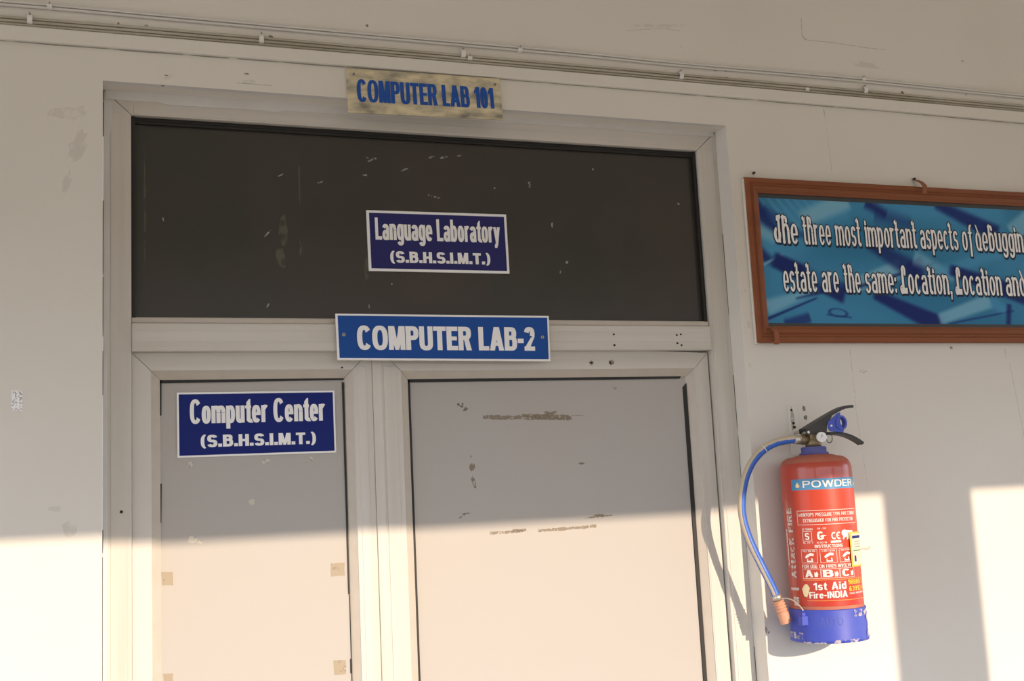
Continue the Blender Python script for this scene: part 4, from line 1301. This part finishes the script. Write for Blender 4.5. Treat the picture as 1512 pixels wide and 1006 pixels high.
part('pivot_pin', cyl((1.2610, EY - .0130, 1.9105), (1.2610, EY + .0130, 1.9105), .0026, 12), M['steel'], ext)
# blue tamper clip with its ring
tc_ = prism([(1.3050, 1.9290), (1.3050, 1.9160), (1.3100, 1.9110), (1.3380, 1.9080), (1.3400, 1.9130), (1.3330, 1.9270), (1.3350, 1.9470), (1.3300, 1.9460)], EY - .0145, EY - .0115, .0004)
part('safety_clip', tc_, M['clip_blue'], ext)
rg = bmesh.new()
prev = None
first = None
cx_, cz_ = 1.3345, 1.9270
n = 28
for i in range(n):
    a_ = 2 * math.pi * i / n
    cur = [rg.verts.new((cx_ + r_ * math.cos(a_), yy, cz_ + r_ * 1.12 * math.sin(a_))) for r_, yy in ((.0095, EY - .016), (.0128, EY - .016), (.0128, EY - .004), (.0095, EY - .004))]
    if prev:
        for k in range(4):
            rg.faces.new((prev[k], prev[(k + 1) % 4], cur[(k + 1) % 4], cur[k]))
    else:
        first = cur
    prev = cur
for k in range(4):
    rg.faces.new((prev[k], prev[(k + 1) % 4], first[(k + 1) % 4], first[k]))
part('pull_ring', rg, M['clip_blue'], ext)
part('clip_hole', cyl((1.3120, EY - .0150, 1.9215), (1.3120, EY - .0140, 1.9215), .0022, 12), M['ext_white'], ext)
lp = [(1.3065 + .0068 * math.sin(t_), EY - .012, 1.8985 - .0095 * math.cos(t_)) for t_ in [i * 2 * math.pi / 20 for i in range(21)]]
part('pin_loop', tube(lp, .0008, 6), M['lever'], ext)

# hose
hp = [(1.2494, -0.083, 1.8981), (1.2357, -0.081, 1.8986), (1.2202, -0.077, 1.8974), (1.2037, -0.072, 1.8943), (1.1883, -0.067, 1.888), (1.1732, -0.061, 1.8772), (1.1585, -0.056, 1.8613), (1.1486, -0.053, 1.8451), (1.1409, -0.051, 1.8276), (1.1349, -0.049, 1.8049), (1.1312, -0.048, 1.781), (1.131, -0.048, 1.7619), (1.1331, -0.049, 1.7429), (1.1387, -0.051, 1.7199), (1.1464, -0.054, 1.6956), (1.1556, -0.057, 1.6726), (1.1642, -0.061, 1.6497), (1.1746, -0.064, 1.6242), (1.1793, -0.066, 1.6091)]
def sm_(a_, b_, x):
    t = min(1, max(0, (x - a_) / (b_ - a_)))
    return t * t * (3 - 2 * t)
def stripe(t, ang):
    c_ = 48 - 33 * sm_(0, .35, t) + 23 * sm_(.5, .85, t)
    d_ = abs((ang - c_ + 180) % 360 - 180)
    return 1 if d_ < 45 - 20 * sm_(.5, .85, t) else 0
HP = spline(hp, 8)
part('hose', tube(HP, .0077, 48, None, stripe), [M['hose_blue'], M['hose_tan']], ext)
part('hose_ferrule', cyl((1.2357, -0.081, 1.8986), (1.2490, -.082, 1.8970), .0088, 20), M['steel'], ext)
nz0, nz1 = Vector((1.1795, -0.066, 1.6116)), Vector((1.1952, -0.068, 1.5585))
dn = (nz1 - nz0).normalized()
part('hose_ferrule', tube([nz0, nz0 + dn * .012], .0086, 20), M['steel'], ext)
pts_, rr_ = [], []
L = (nz1 - nz0).length
for i in range(73):
    t_ = .012 + (L - .012) * i / 72
    pts_.append(nz0 + dn * t_)
    rr_.append(.0100 + (.0013 * math.sin(t_ * 1080) if t_ < .036 else .0006))
part('nozzle', tube(pts_, rr_, 20), M['nozzle'], ext)
ct = bmesh.new()
cable_tie = [(HP[36].x + dx, HP[36].y, HP[36].z + dz) for dx, dz in ((0, 0),)]
i0 = 36
dd = (HP[i0 + 1] - HP[i0]).normalized()
part('hose_band', tube([HP[i0] - dd * .0008, HP[i0] + dd * .0008], .0081, 20), M['ext_white'], ext)

ext.location += Vector((0.0065, 0.011, -0.0008))         # the whole bottle hangs close to the wall

# hanger plate on the wall
hg = empty('wall_hanger', (1.296, 0, 1.90))
tag(hg, 'worn cream metal hanger strip on the wall behind the extinguisher valve', 'bracket')
part('hanger_strip', box(1.2800, 1.3010, -.0025, 0, 1.8700, 1.9690, .0008), M['wall'], hg)
for x, z, r_ in ((1.2865, 1.9590, .0022), (1.2890, 1.9330, .0026), (1.2900, 1.9250, .0030)):
    part('screw', cyl((x, -.0040, z), (x, -.002, z), r_, 10), M['hole'], hg)
part('grime_patch', blob(1.2870, 1.940, .004, .022, -.0026, .0002), M['crack'], hg)
part('hook', tube(spline([(1.2900, -.002, 1.9130), (1.2900, -.02, 1.9150), (1.2890, -.045, 1.9140), (1.2880, -.058, 1.9080)], 5), .0028, 8), M['steel'], hg)
